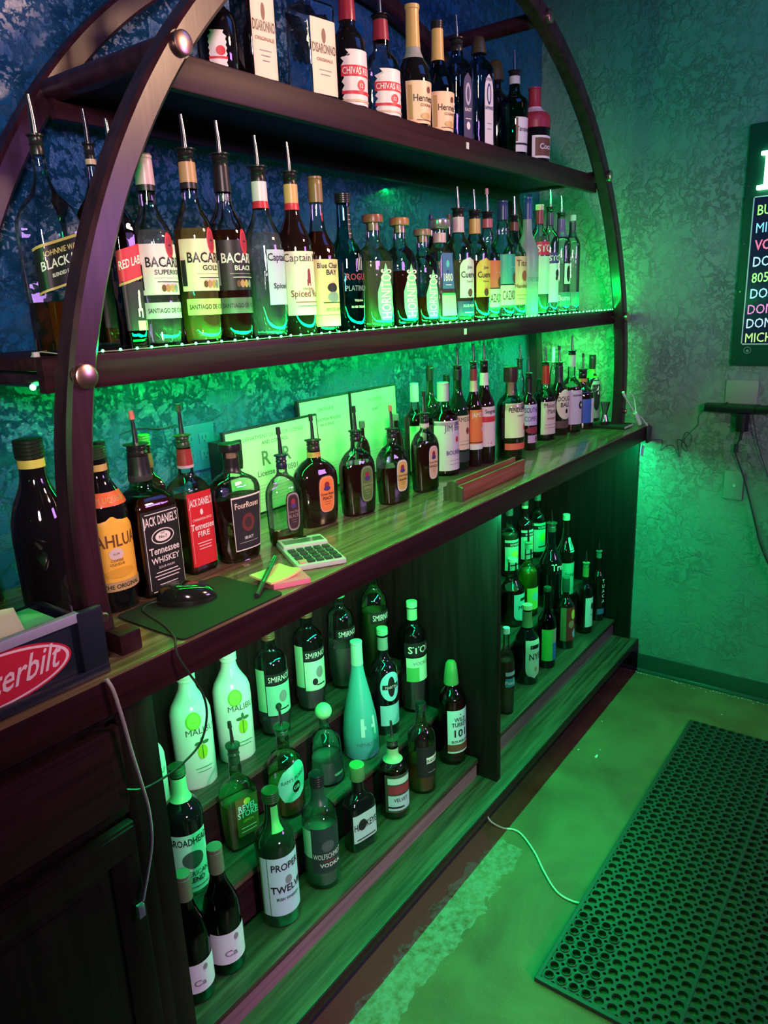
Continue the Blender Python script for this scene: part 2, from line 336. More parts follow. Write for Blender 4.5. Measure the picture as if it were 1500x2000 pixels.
# ------------------------------------------------------------------ bottles
PROF = {
 'std': ((0, .92), (.012, 1), (.60, 1), (.655, .95), (.70, .78), (.735, .54), (.77, .41), (.80, .37), (1, .35)),
 'bord': ((0, .93), (.012, 1), (.58, 1), (.63, .94), (.67, .75), (.70, .52), (.735, .40), (.78, .36), (1, .35)),
 'bord2': ((0, .93), (.012, 1), (.54, 1), (.59, .95), (.64, .78), (.69, .56), (.74, .42), (.80, .36), (1, .35)),
 'wine': ((0, .93), (.012, 1), (.46, 1), (.54, .93), (.61, .76), (.68, .55), (.74, .42), (.80, .38), (1, .37)),
 'wine2': ((0, .93), (.012, 1), (.55, 1), (.61, .92), (.67, .60), (.71, .42), (.76, .36), (1, .35)),
 'bacardi': ((0, .93), (.012, 1), (.10, .985), (.52, 1), (.585, .97), (.64, .82), (.685, .60), (.72, .45), (.75, .40), (.79, .40), (1, .36)),
 'bailey': ((0, .9), (.012, 1), (.46, 1.02), (.56, .98), (.66, .80), (.74, .55), (.80, .44), (1, .40)),
 'kahl': ((0, .92), (.012, 1), (.60, 1), (.67, .93), (.73, .74), (.79, .52), (.84, .42), (1, .38)),
 'malibu': ((0, .86), (.02, .97), (.50, 1), (.61, .99), (.67, .88), (.73, .64), (.79, .44), (.85, .37), (1, .36)),
 'hpno': ((0, .90), (.02, 1), (.20, 1), (.35, .90), (.50, .70), (.62, .52), (.72, .38), (.80, .31), (1, .28)),
 'smir': ((0, .86), (.02, .93), (.11, .93), (.13, 1), (.68, 1), (.72, .95), (.765, .72), (.80, .45), (.83, .36), (1, .35)),
 'stoli': ((0, .93), (.012, 1), (.68, 1), (.725, .93), (.765, .68), (.79, .46), (.82, .37), (1, .35)),
 'squat': ((0, .72), (.02, .80), (.12, .86), (.5, .98), (.60, 1), (.66, .93), (.70, .72), (.74, .40), (.77, .26), (.90, .25), (1, .27)),
 'squatr': ((0, .90), (.015, 1), (.52, 1), (.60, .95), (.66, .75), (.70, .48), (.73, .35), (1, .33)),
 'crown': ((0, .84), (.03, .92), (.30, .98), (.52, 1), (.60, .97), (.67, .84), (.73, .58), (.77, .34), (.80, .27), (1, .25)),
 'jd': ((0, .93), (.02, 1), (.60, 1), (.625, .96), (.66, .80), (.70, .52), (.74, .44), (.79, .47), (.84, .42), (1, .36)),
 'disa': ((0, .95), (.015, 1), (.70, 1), (.725, .97), (.745, .80), (.76, .45), (.78, .34), (1, .33)),
 'bomb': ((0, .95), (.015, 1), (.70, 1), (.74, .90), (.79, .55), (.82, .40), (1, .38)),
 'chivas': ((0, .88), (.02, .97), (.3, 1), (.48, 1.0), (.56, .93), (.62, .72), (.66, .50), (.70, .42), (.75, .44), (1, .36)),
 'henny': ((0, .84), (.02, .90), (.36, 1), (.42, 1), (.50, .88), (.57, .60), (.62, .44), (.68, .37), (1, .33)),
 'hendr': ((0, .93), (.02, 1), (.56, 1), (.62, .97), (.66, .80), (.69, .52), (.73, .42), (1, .42)),
 'tanq': ((0, .82), (.02, .90), (.50, .97), (.60, 1), (.66, .94), (.70, .64), (.74, .42), (.78, .37), (1, .36)),
 'jwbig': ((0, .86), (.015, .93), (.30, .97), (.55, 1), (.62, .97), (.68, .78), (.74, .50), (.80, .30), (.84, .24), (1, .23)),
 'sleek': ((0, .92), (.012, 1), (.50, 1), (.56, .93), (.62, .62), (.67, .44), (.74, .37), (1, .34)),
 'tallneck': ((0, .93), (.012, 1), (.52, 1), (.58, .95), (.64, .68), (.68, .48), (.75, .40), (1, .37)),
 'tallneck2': ((0, .93), (.012, 1), (.50, 1), (.56, .95), (.62, .68), (.66, .40), (.70, .33), (1, .32)),
 'horn': ((0, .88), (.02, .95), (.30, .90), (.55, 1), (.62, .97), (.70, .70), (.74, .46), (.78, .38), (1, .38)),
 'trap': ((0, .97), (.015, 1), (.66, .76), (.70, .70), (.74, .50), (.78, .38), (1, .38)),
 'bulge': ((0, .93), (.012, 1), (.56, 1), (.62, .93), (.67, .66), (.71, .46), (.77, .50), (.82, .40), (1, .37)),
 'tito': ((0, .93), (.012, 1), (.58, 1), (.64, .93), (.70, .60), (.76, .44), (.84, .36), (1, .33)),
 'goose': ((0, .93), (.012, 1), (.50, 1), (.58, .93), (.64, .68), (.69, .46), (.76, .38), (1, .35)),
 'hawk': ((0, .90), (.02, 1), (.50, 1), (.56, .94), (.62, .70), (.67, .42), (.70, .38), (1, .38)),
 'flask': ((0, .80), (.03, .90), (.25, .97), (.50, 1), (.58, .92), (.63, .66), (.66, .40), (.70, .33), (.76, .36), (.82, .30), (1, .29)),
 'makers': ((0, .93), (.02, 1), (.48, 1), (.55, .93), (.61, .70), (.66, .46), (.71, .38), (1, .34)),
 'bell': ((0, .95), (.03, 1), (.10, .92), (.48, .86), (.55, .80), (.60, .60), (.65, .34), (.70, .27), (1, .25)),
 'genie': ((0, .93), (.02, 1), (.5, 1), (.56, .7), (.62, .45), (.68, .55), (.76, .50), (.82, .3), (1, .28)),
 'flared': ((0, .93), (.012, 1), (.52, 1), (.57, .96), (.63, .72), (.70, .48), (.78, .38), (1, .34)),
}
SHX = {'squat': (.55, 2.4), 'crown': (.62, 2.6), 'jd': (1, 7), 'disa': (1, 9), 'bomb': (.72, 8), 'jwbig': (.95, 6), 'horn': (.75, 4), 'trap': (.8, 7), 'hawk': (.6, 4.5), 'flask': (.6, 5), 'makers': (.9, 3.2), 'malibu': (.7, 2.2)}
def rf_at(pr, t):
    for (a, ra), (b, rb) in zip(pr, pr[1:]):
        if t <= b: return ra + (rb - ra) * (t - a) / max(b - a, 1e-6)
    return pr[-1][1]
ARC = {}
def arc_table(br, n):
    if (br, n) not in ARC:
        T = [(0, 0, -br)]; L = 0; px, py = 0, -br
        for i in range(1, 241):
            a = i / 240 * PI; c, s_ = -math.cos(a), math.sin(a)
            x = abs(s_) ** (2 / n); y = br * math.copysign(abs(c) ** (2 / n), c)
            L += math.hypot(x - px, y - py); px, py = x, y; T.append((L, x, y))
        ARC[(br, n)] = T
    return ARC[(br, n)]
def arc_pt(br, n, s):
    T = arc_table(br, n); q = min(abs(s), T[-1][0] * .999)
    lo, hi = 0, len(T) - 1
    while hi - lo > 1:
        m = (lo + hi) // 2
        if T[m][0] <= q: lo = m
        else: hi = m
    a, b = T[lo], T[hi]; t = (q - a[0]) / max(b[0] - a[0], 1e-9)
    return math.copysign(a[1] + (b[1] - a[1]) * t, s), a[2] + (b[2] - a[2]) * t
def hwf(kind, t):
    if kind == 'oval': return math.sqrt(max(0, 1 - (2 * t - 1) ** 2))
    if kind == 'stad': return max(0, 1 - abs(2 * t - 1) ** 5) ** .33
    if kind == 'arch': return 1 if t < .72 else math.sqrt(max(0, 1 - ((t - .72) / .28) ** 2))
    if kind == 'uarch': return 1 if t > .25 else math.sqrt(max(0, 1 - ((.25 - t) / .25) ** 2))
    if kind == 'dia': return max(0, 1 - abs(2 * t - 1) ** 1.2)
    if kind == 'dia2': return .55 + .45 * math.sin(PI * min(1, max(0, t))) if 0 < t < 1 else .3
    if kind == 'hex': return max(.02, min(1, (1 - t) / .5, .62 + t * 2.2))
    return 1
def make_label(root, pr, R, H, br, n, spec, name='label'):
    f0, f1, hw, pc, kind, els, ao, sl = spec
    mb = MB(); lay = [0]
    def surf(s, z, eps):
        t = z / H; rf = rf_at(pr, t); sc = R * rf
        if n > 2 or br != 1:
            w = min(1, max(0, (rf - .5) / .3)); b2 = 1 + (br - 1) * w; n2 = 2 + (n - 2) * w
            if w <= 0: x, y = math.sin(s), -math.cos(s)
            else: x, y = arc_pt(round(b2, 3), round(n2, 2), s)
            l = math.hypot(x, y); nx = math.copysign(abs(x) ** (n2 - 1), x); ny = math.copysign(abs(y / b2) ** (n2 - 1) / b2, y); l = math.hypot(nx, ny) or 1
            return (x * sc + nx / l * eps, y * sc + ny / l * eps, z)
        return (math.sin(s) * (sc + eps), -math.cos(s) * (sc + eps), z)
    zz0, zz1 = f0 * H, f1 * H; hz = zz1 - zz0
    def P(u, v, eps):      # u in -1..1 across, v in 0..1 up
        s = u * hw
        return surf(s + ao, zz0 + v * hz + sl * u * hw * R, eps)
    def patch(u0, u1, v0, v1, mat, kd, eps, nr, nc):
        V = []; F = []
        ts = [.5 - .5 * math.cos(PI * i / nr) if kd in ('oval', 'stad') else i / nr for i in range(nr + 1)]
        for i, t in enumerate(ts):
            k = hwf(kd, t)
            if kd == 'jag': k = 1 - .14 * (i % 2) - (.25 if t > .92 or t < .04 else 0)
            for j in range(nc + 1):
                u = (u0 + u1) / 2 + (u1 - u0) / 2 * k * (2 * j / nc - 1)
                V.append(P(u, v0 + (v1 - v0) * t, eps))
        for i in range(nr):
            for j in range(nc):
                a = i * (nc + 1) + j; F.append((a, a + 1, a + nc + 2, a + nc + 1))
        mb.add(V, F, mat)
    if kind != 'x':
        patch(-1, 1, 0, 1, ink(pc), kind, .0006, 14 if kind != 'r' or sl else 4, 12)
    e = .0009
    for el in els:
        e += .00018
        if el[0] == 'b':
            _, x0, z0, x1, z1, c = el; nc = max(1, int(abs(x1 - x0) * hw / .25)); patch(x0, x1, z0, z1, ink(c), 'r', e, 1 if z1 - z0 < .3 else 4, nc)
        elif el[0] in 'os':
            _, cx, cz, rx_, rz_, c = el; patch(cx - rx_, cx + rx_, cz - rz_, cz + rz_, ink(c), 'oval' if el[0] == 'o' else 'stad', e, 12, 6)
        else:
            _, t, cx, cz, h, c = el[:6]; xs = el[6] if len(el) > 6 else 1; rot = el[7] if len(el) > 7 else 0
            V, F = text_mesh(t)
            if not V: continue
            hm = h * hz; wm = (max(a for a, b in V) * 2) * hm * xs
            if rot: wm = (max(a for a, b in V) * 2) * hm
            lim = 1.9 * hw * R * .98
            if not rot and wm > lim: xs *= lim / wm
            if rot and wm > hz * .86: hm *= hz * .86 / wm
            Q = []
            for a, b in V:
                if rot: a, b = -(b - .5) * (xs if rot else 1), a + .0
                u = cx + a * hm * (1 if rot else xs) / (hw * R)
                v = (cz if not rot else .47) + b * hm / hz
                Q.append(P(u, v, e))
            mb.add(Q, F, ink(c, .4))
    return mb.build(name, root, smooth=True, ang=60)
def bottle(row, name, label, group):
    x, y, z, R, H, az, sh, g, lq, cap, Ls, nk = row
    root = empty(name, (x, y, z), -math.radians(az), label, 'bottle', group)
    pr = PROF[sh]; br, n = SHX.get(sh, (1, 2)); big = n > 2 or br != 1
    def cross(w_):
        def fn(r, a):
            rf = r / R; w = min(1, max(0, (rf / w_ - .5) / .3)); b2 = 1 + (br - 1) * w; n2 = 2 + (n - 2) * w
            c, s_ = math.cos(a), math.sin(a)
            return (r * math.copysign(abs(c) ** (2 / n2), c), r * b2 * math.copysign(abs(s_) ** (2 / n2), s_))
        return fn if big else None
    cf = cap[2]; top = cf + (.012 if cap[0] != 'pour' else .0)
    ts = sorted(set([a for a, _ in pr if a < top] + [top]))
    fine = []
    for a, b in zip(ts, ts[1:]):
        k = 3 if (.5 < a < .82 and b - a > .02) else 1
        fine += [a + (b - a) * j / k for j in range(k)]
    fine.append(top)
    def smooth_r(t):     # softened profile
        d = .012; return (rf_at(pr, max(0, t - d)) + 2 * rf_at(pr, t) + rf_at(pr, min(1, t + d))) / 4 if t > .45 else rf_at(pr, t)
    seg = 40 if big else 28
    mb = MB(); mb.lathe([(R * smooth_r(t), H * t) for t in fine], GLASS[g], seg, cross=cross(1)); body = mb.build('body', root, ang=50)
    if lq:
        col, fill = lq; f = min(fill, .97 * cf); k = .93
        tl = [t for t in fine if .02 < t < f] + [f]
        mb = MB(); mb.lathe([(R * smooth_r(.03) * k * .92, H * .022 + .001)] + [(R * smooth_r(t) * k, H * t) for t in tl], liquid(col), seg, cross=cross(k)); mb.build('liquid', root, ang=50)
    for sp in Ls: make_label(root, pr, R, H, br, n, sp)
    nr = R * rf_at(pr, cf)
    for f0, f1, c in nk:
        mb = MB(); k = 5; q = []
        for i in range(k + 1):
            t = f0 + (f1 - f0) * i / k; q.append((R * smooth_r(t) + .0012, H * t))
        mb.lathe(q, ink(c, .35), 24, caps=False); mb.build('neck_band', root, ang=50)
    kind, cc = cap[0], cap[1]; z0, z1 = cf * H, H; h = z1 - z0; m = ink(cc, .3)
    mb = MB()
    if kind == 'screw':
        q = [(nr * 1.1, z0)]; k = 5
        for i in range(k): q += [(nr * 1.17, z0 + h * (i + .15) / k), (nr * 1.17, z0 + h * (i + .75) / k), (nr * 1.12, z0 + h * (i + .95) / k)]
        mb.lathe(q + [(nr * 1.12, z1 - .0006), (nr * 1.0, z1)], m, 24); mb.build('cap', root)
    elif kind == 'foil':
        q = [(R * rf_at(pr, cf + (1 - cf) * i / 6) * 1.05 + .001, z0 + h * i / 6) for i in range(6)] + [(nr * .98, z0 + h * .88), (nr * 1.08, z0 + h * .9), (nr * 1.08, z1 - .001), (nr * .95, z1)]
        mb.lathe(q, m, 24); mb.build('cap', root, ang=30)
    elif kind == 'cork':
        mb.lathe([(nr * 1.15, z0), (nr * 1.45, z0 + .001), (nr * 1.5, z0 + h * .5), (nr * 1.42, z1 - .001), (nr * 1.3, z1)], m, 28); mb.lathe([(nr * .82, z0 - h * .9), (nr * .82, z0 + .002)], ink((.4, .28, .16)), 20); mb.build('stopper', root, ang=30)
    elif kind == 'ball':
        c = z0 + h * .5; r = h * .5; mb.lathe([(max(.0008, r * math.sin(PI * i / 12)), c - r * math.cos(PI * i / 12)) for i in range(13)], m, 28); mb.build('stopper', root)
    elif kind == 'ball2':
        mb.lathe([(nr * 1.1, z0), (nr * 1.6, z0 + h * .15), (nr * 1.75, z0 + h * .35), (nr * 1.75, z1 - h * .15), (nr * 1.6, z1)], ink(cc, .2, .8), 28); mb.build('stopper', root, ang=30)
    elif kind == 'cone':
        mb.lathe([(nr * 1.45, z0 - h * .1), (nr * 1.3, z0 + h * .4), (nr * 1.05, z0 + h * .85), (nr * .75, z1 - h * .03), (nr * .4, z1)], m, 20); mb.build('cap', root)
    elif kind == 'cap2':
        mb.lathe([(nr * 1.15, z0), (nr * 1.2, z0 + .002), (nr * 1.2, z1 - .002), (nr * 1.1, z1)], m, 28); mb.build('cap', root, ang=30)
    elif kind == 'pour':
        q = [(nr * 1.02, z0 - h * .3), (nr * 1.08, z0), (nr * .95, z0 + h * .25), (nr * 1.12, z0 + h * .35), (nr * .95, z0 + h * .5), (nr * 1.05, z0 + h * .62), (nr * .98, z0 + h * .78), (nr * 1.35, z0 + h * .86), (nr * 1.35, z1 - .001), (nr * .6, z1 + .001)]
        mb.lathe(q, m, 24); p = mb.build('pourer', root, ang=30)
        a = random.uniform(-.5, .5); dx, dy = math.cos(a) * .002, math.sin(a) * .002
        sp = MB(); sp.tube([(0, 0, z1), (0, 0, z1 + .018), (-dx * .3, -dy * .3, z1 + .034), (-dx, -dy, z1 + .054)], .0052, METAL, 10, .0032); so = sp.build('spout', p)
        if cap[3]:
            tp = MB(); tp.tube([(-dx * .75, -dy * .75, z1 + .046), (-dx * 1.1, -dy * 1.1, z1 + .062)], .0055, ink(cap[3]), 10, .0048); tp.build('spout_tip', p)
    return root
c_AM = (0.32, 0.09, 0.01)
c_AMB = (0.5, 0.2, 0.03)
c_BG = (0.25, 0.02, 0.04)
c_BL = (0.05, 0.12, 0.5)
c_BR = (0.16, 0.06, 0.03)
c_CL = (0.85, 0.9, 0.88)
c_CR = (0.78, 0.68, 0.48)
c_DK = (0.03, 0.008, 0.004)
c_GD = (0.55, 0.38, 0.13)
c_GN = (0.05, 0.35, 0.12)
c_GY = (0.25, 0.25, 0.27)
c_K = (0.015, 0.014, 0.016)
c_LM = (0.45, 0.8, 0.1)
c_MR = (0.3, 0.03, 0.05)
c_NV = (0.02, 0.04, 0.16)
c_OR = (0.85, 0.2, 0.06)
c_PA = (0.75, 0.6, 0.2)
c_PK = (0.75, 0.55, 0.6)
c_PU = (0.15, 0.04, 0.22)
c_RD = (0.62, 0.03, 0.05)
c_SV = (0.5, 0.5, 0.52)
c_TQ = (0.1, 0.55, 0.5)
c_W = (0.8, 0.78, 0.72)
c_YL = (0.85, 0.6, 0.08)
BOTTLES = [  # clear liquids on the lower left steps carry green light in their colour
 ('liquor_bottle','liquor bottles on the top shelf','dark bottle with a ragged white and red label, half hidden behind the front arch',(1.0834,.2,2.047,.0383,.1795,12,'chivas','black',None,('foil',c_BG,.78,None),[(.03,.4,.45,c_W,'jag',[('o',.3,.5,.5,.12,c_RD),('b',-1,.3,1,.36,c_RD)],-.55,0)],[])),
 ('liquor_bottle','liquor bottles on the top shelf','tall square black bottle with a cream rectangular label',(1.1697,.19,2.047,.0323,.2585,8,'disa','black',None,('screw',c_K,.9,None),[(.04,.6,.86,c_CR,'r',[('t','DISARONNO',0,.55,.13,c_K,.62),('o',0,.78,.16,.1,c_BR),('t','ORIGINALE',0,.44,.045,c_BR),('b',-.5,.32,.5,.33,c_GY),('b',-.4,.26,.4,.27,c_GY),('b',-.3,.2,.3,.21,c_GY)],0,0)],[])),
 ('liquor_bottle','liquor bottles on the top shelf','empty clear square bottle with a cream rectangular label',(1.3376,.19,2.047,.039,.248,8,'disa','clear',None,('screw',c_GD,.88,None),[(.04,.6,.86,c_CR,'r',[('t','DISARONNO',0,.55,.13,c_K,.62),('o',0,.78,.16,.1,c_BR),('t','ORIGINALE',0,.44,.045,c_BR),('b',-.5,.32,.5,.33,c_GY),('b',-.4,.26,.4,.27,c_GY)],0,0)],[])),
 ('liquor_bottle','liquor bottles on the top shelf','full dark round bottle with a ragged-edged label and burgundy neck foil',(1.4621,.19,2.047,.0397,.254,12,'chivas','black',None,('foil',c_BG,.72,None),[(.04,.47,1.15,c_W,'jag',[('b',-1,.52,1,.72,c_RD),('t','CHIVAS REGAL',0,.56,.13,c_W,.8),('o',0,.36,.22,.1,c_RD),('t','12',0,.32,.08,c_W),('b',-1,.2,1,.26,c_RD),('b',-1,.06,1,.1,(.6,.5,.3))],0,0)],[])),
 ('liquor_bottle','liquor bottles on the top shelf','empty clear round bottle with a ragged-edged label and pourer in its burgundy neck',(1.5859,.19,2.047,.0426,.2255,12,'chivas','clear',None,('pour',c_K,.95,None),[(.04,.47,1.15,c_W,'jag',[('b',-1,.52,1,.72,c_RD),('t','CHIVAS REGAL',0,.56,.13,c_W,.8),('o',0,.36,.22,.1,c_RD),('t','12',0,.32,.08,c_W),('b',-1,.2,1,.26,c_RD),('b',-1,.06,1,.1,(.6,.5,.3))],0,0)],[(.76,.95,c_BG)])),
 ('liquor_bottle','liquor bottles on the top shelf','full dark cognac bottle with a plain gold neck foil',(1.7048,.18,2.047,.0429,.2735,12,'henny','black',None,('foil',c_GD,.66,None),[(.03,.37,1.25,(.85,.62,.36),'r',[('t','Hennessy',.05,.52,.17,c_K,.9),('t','COGNAC',.05,.4,.07,c_BR),('o',.15,.8,.12,.08,c_BR),('b',-.9,.1,-.7,.9,c_GD),('o',0,.18,.3,.08,c_GD),('b',-.5,.07,.5,.09,c_BR)],0,0)],[(.57,.66,(.3,.32,.3))])),
 ('liquor_bottle','liquor bottles on the top shelf','cognac bottle with a gold neck foil topped by a black stopper',(1.8172,.18,2.047,.0411,.2655,12,'henny','smoke',(c_DK,.3),('screw',c_K,.93,None),[(.03,.37,1.25,(.85,.62,.36),'r',[('t','Hennessy',.05,.52,.17,c_K,.9),('t','COGNAC',.05,.4,.07,c_BR),('o',.15,.8,.12,.08,c_BR),('b',-.9,.1,-.7,.9,c_GD),('o',0,.18,.3,.08,c_GD),('b',-.5,.07,.5,.09,c_BR)],0,0)],[(.66,.93,c_GD)])),
 ('liquor_bottle','liquor bottles on the top shelf','square pale blue bottle with a narrow dark arched label',(1.9133,.18,2.047,.0393,.2495,15,'bomb','blue',None,('pour',c_K,.9,None),[(.02,.66,.42,(.03,.03,.1),'arch',[('o',0,.68,.6,.17,(.4,.42,.5)),('o',0,.68,.3,.12,(.05,.05,.12)),('o',0,.2,.4,.06,c_W),('t','EAST',0,.42,.05,c_W),('b',-.6,.3,.6,.31,c_W)],.3,0)],[])),
 ('liquor_bottle','liquor bottles on the top shelf','square pale blue bottle with a narrow white arched label',(2.0317,.18,2.047,.0375,.2795,15,'bomb','blue',None,('cone',(.05,.04,.02),.86,None),[(.02,.66,.45,c_W,'arch',[('o',0,.72,.5,.15,c_NV),('o',0,.72,.28,.11,c_W),('t','BOMBAY',0,.9,.05,c_NV),('t','SAPPHIRE',0,.5,.05,c_NV,.8),('b',-.5,.3,.5,.31,c_GY),('b',-.5,.22,.5,.23,c_GY)],.3,0)],[])),
 ('liquor_bottle','liquor bottles on the top shelf','dark apothecary bottle with a white diamond-shaped label on the top shelf',(2.2888,.265,2.047,.0421,.2915,0,'hendr','black',None,('cone',(.06,.05,.02),.82,None),[(.05,.62,1.0,c_W,'dia',[('t',"HENDRICK'S",0,.46,.1,c_K,.75)],0,0)],[])),
 ('liquor_bottle','liquor bottles on the top shelf','green bottle with a pourer and pale label on the top shelf',(2.238,.175,2.047,.0419,.236,10,'tanq','green',None,('pour',c_K,.93,None),[(.04,.44,.8,c_W,'r',[('t','Tanqueray',0,.6,.14,c_K,.8),('b',-1,.2,1,.26,c_K),('b',-1,.3,-.8,.98,c_BR)],0,0)],[(.84,.93,c_SV)])),
 ('liquor_bottle','liquor bottles on the top shelf','dark bottle with a red foil neck and a brown picture label, at its far end',(2.3878,.18,2.047,.0489,.218,15,'bord','black',None,('foil',c_MR,.74,None),[(.04,.34,1.0,c_W,'r',[('b',-.8,.1,.5,.9,c_BR),('t','Coco',0,.4,.25,c_W)],0,0)],[(.66,.76,c_PK),(.45,.66,c_MR)])),
 ('liquor_bottle','liquor bottles on the middle shelf','large square clear bottle left of the arch, slanted black label, little whisky left',(.6927,.2,1.573,.0409,.328,0,'jwbig','clear',(c_AM,.25),('pour',c_K,.93,None),[(.33,.54,1.42,c_K,'r',[('t','BLACK LABEL',.04,.45,.2,c_W,.8),('t','JOHNNIE WALKER',.0,.72,.12,(.6,.45,.2),.8),('t','BLENDED SCOTCH WHISKY',.12,.26,.08,c_W,.75),('b',-1,.94,1,1,c_GD),('b',-1,0,1,.05,c_GD)],0,.3)],[])),
 ('liquor_bottle','liquor bottles on the middle shelf','large clear bottle of amber whisky tight behind the arch, pourer showing left of it',(.8712,.33,1.573,.0354,.359,0,'jwbig','clear',(c_AM,.7),('pour',c_K,.92,None),[(.1,.4,1.0,c_K,'r',[],0,0)],[(.895,.92,(.5,.4,.3))])),
 ('liquor_bottle','liquor bottles on the middle shelf','square whisky bottle with slanted red label above a black panel behind the arch',(.8117,.1836,1.573,.0209,.3105,4,'jwbig','smoke',(c_DK,.62),('pour',c_K,.93,None),[(.36,.54,1.3,c_RD,'r',[('t','RED LABEL',.1,.45,.25,c_W,.8),('b',-1,0,1,.07,c_GD)],0,.3),(.1,.36,1.05,c_K,'r',[('b',.0,0,.9,.2,(.8,.78,.4)),('o',.35,.75,.1,.08,c_W),('b',.22,.4,.42,.7,c_W),('b',.1,.28,.25,.45,c_W),('b',.4,.26,.52,.45,c_W)],0,0)],[])),
 ('liquor_bottle','liquor bottles on the middle shelf','clear rum bottle with a pale label, red medallion and pink-white neck cap',(.8704,.1806,1.573,.0371,.317,12,'bacardi','clear',(c_CL,.62),('foil',(.6,.42,.45),.85,None),[(.28,.545,1.35,c_W,'r',[('t','BACARDI',.12,.55,.2,c_K,.8),('t','SUPERIOR',.2,.4,.1,c_K,1.1),('b',-.4,.33,.9,.335,c_K),('o',-.1,.13,.08,.07,c_BR),('o',.05,.13,.09,.08,(.5,.2,.1)),('o',.22,.13,.09,.08,(.5,.3,.1)),('o',.4,.13,.09,.08,c_GY),('b',-.95,.1,-.75,.6,c_K),('b',-.3,.25,.7,.265,c_K)],0,0),(.47,.605,.26,c_RD,'oval',[('o',0,.5,.7,.36,(.4,.02,.05)),('b',-.35,.47,.35,.53,c_K)],.4,0),(.155,.24,1.2,(.55,.5,.55),'r',[('t','SANTIAGO DE CUBA',0,.35,.3,c_K,.7)],0,0)],[(.82,.85,c_K)])),
 ('liquor_bottle','liquor bottles on the middle shelf','bottle with a slim gold cap, half hidden behind the two pale rum labels',(.9742,.31,1.573,.0295,.35,12,'bacardi','clear',(c_AM,.5),('foil',(.45,.35,.2),.8,None),[],[(.76,.8,c_K)])),
 ('liquor_bottle','liquor bottles on the middle shelf','rum bottle with cream label, red medallion and gold neck wrap under its pourer',(.9558,.17,1.573,.0368,.337,12,'bacardi','clear',(c_PA,.6),('pour',c_K,.93,None),[(.28,.545,1.35,(.85,.72,.5),'r',[('t','BACARDI',.12,.55,.2,c_K,.8),('t','GOLD',.2,.4,.1,c_K,1.1),('b',-.4,.33,.9,.335,c_K),('o',-.1,.13,.08,.07,c_BR),('o',.05,.13,.09,.08,(.5,.2,.1)),('o',.22,.13,.09,.08,(.5,.3,.1)),('o',.4,.13,.09,.08,c_GY),('b',-.95,.1,-.75,.6,c_K),('b',-.3,.25,.7,.265,c_K)],0,0),(.47,.605,.26,c_RD,'oval',[('o',0,.5,.7,.36,(.4,.02,.05)),('b',-.35,.47,.35,.53,c_K)],.4,0),(.155,.24,1.2,(.55,.42,.2),'r',[('t','SANTIAGO DE CUBA',0,.35,.3,c_K,.7)],0,0)],[(.83,.93,(.5,.33,.15)),(.8,.83,c_K)])),
 ('liquor_bottle','liquor bottles on the middle shelf','rum bottle with a black label, red medallion and a black neck wrap',(1.0358,.17,1.573,.0375,.339,12,'bacardi','clear',(c_DK,.6),('pour',c_K,.93,None),[(.28,.545,1.35,c_K,'r',[('t','BACARDI',.12,.55,.2,c_W,.8),('t','BLACK',.2,.4,.1,c_W,1.1),('b',-.4,.33,.9,.335,c_W),('o',-.1,.13,.08,.07,c_BR),('o',.05,.13,.09,.08,(.5,.2,.1)),('o',.22,.13,.09,.08,(.5,.3,.1)),('o',.4,.13,.09,.08,c_GY),('b',-.95,.1,-.75,.6,c_GY),('b',-.3,.25,.7,.265,c_W)],0,0),(.47,.605,.26,c_RD,'oval',[('o',0,.5,.7,.36,(.4,.02,.05)),('b',-.35,.47,.35,.53,c_K)],.4,0),(.155,.24,1.2,(.1,.1,.1),'r',[('t','SANTIAGO DE CUBA',0,.35,.3,c_K,.7)],0,0)],[(.8,.93,c_K)])),
 ('liquor_bottle','liquor bottles on the middle shelf','small bottle with a pale silver cap peeping out behind the black rum label',(1.1889,.33,1.573,.0276,.339,12,'std','clear',(c_CL,.4),('foil',(.35,.3,.42),.84,None),[],[])),
 ('liquor_bottle','liquor bottles on the middle shelf','clear rum bottle turned sideways with a white and red neck label',(1.1315,.17,1.573,.0394,.328,12,'bord2','clear',(c_CL,.62),('pour',c_K,.93,None),[(.2,.52,1.0,(.55,.55,.75),'r',[('t','Captain',-.35,.8,.14,c_K,.8),('t','Spiced',-.3,.3,.1,c_K)],.55,0)],[(.8,.91,(.75,.7,.72)),(.76,.8,c_RD)])),
 ('liquor_bottle','liquor bottles on the middle shelf','dark spiced rum bottle with a cream label and gold and red neck',(1.2216,.1698,1.573,.038,.328,12,'bord2','dark',(c_DK,.68),('pour',c_K,.93,None),[(.13,.52,1.2,(.82,.75,.6),'r',[('t','Captain M',-.15,.84,.13,c_K,.9),('o',.12,.68,.07,.05,c_MR),('b',.04,.5,.2,.66,c_MR),('b',.0,.46,.06,.56,c_MR),('b',.16,.46,.2,.5,c_MR),('t','ORIGINAL',.05,.4,.035,c_MR),('t','Spiced Rum',.05,.29,.11,c_MR,.85),('b',-.6,.2,.8,.215,c_MR),('b',-.5,.14,.8,.15,c_K)],0,0)],[(.81,.92,(.7,.42,.15)),(.77,.81,c_RD)])),
 ('liquor_bottle','liquor bottles on the middle shelf','rum bottle with a loose brown-gold foil top and tan picture label',(1.2997,.1704,1.573,.0394,.3255,12,'sleek','clear',(c_DK,.66),('foil',(.25,.16,.06),.84,None),[(.05,.48,1.1,(.8,.62,.3),'r',[('t','Blue Chair',-.1,.87,.08,c_K,.8),('t','BAY',.05,.77,.08,c_K),('o',.05,.58,.3,.07,c_K),('o',.1,.44,.35,.08,c_GY),('b',-.5,.35,.7,.365,c_K),('t','SPICED RUM',.1,.23,.05,c_K,.8),('b',-.9,.17,.9,.175,c_K)],0,0),(.72,.78,.12,c_RD,'oval',[],.2,0)],[])),
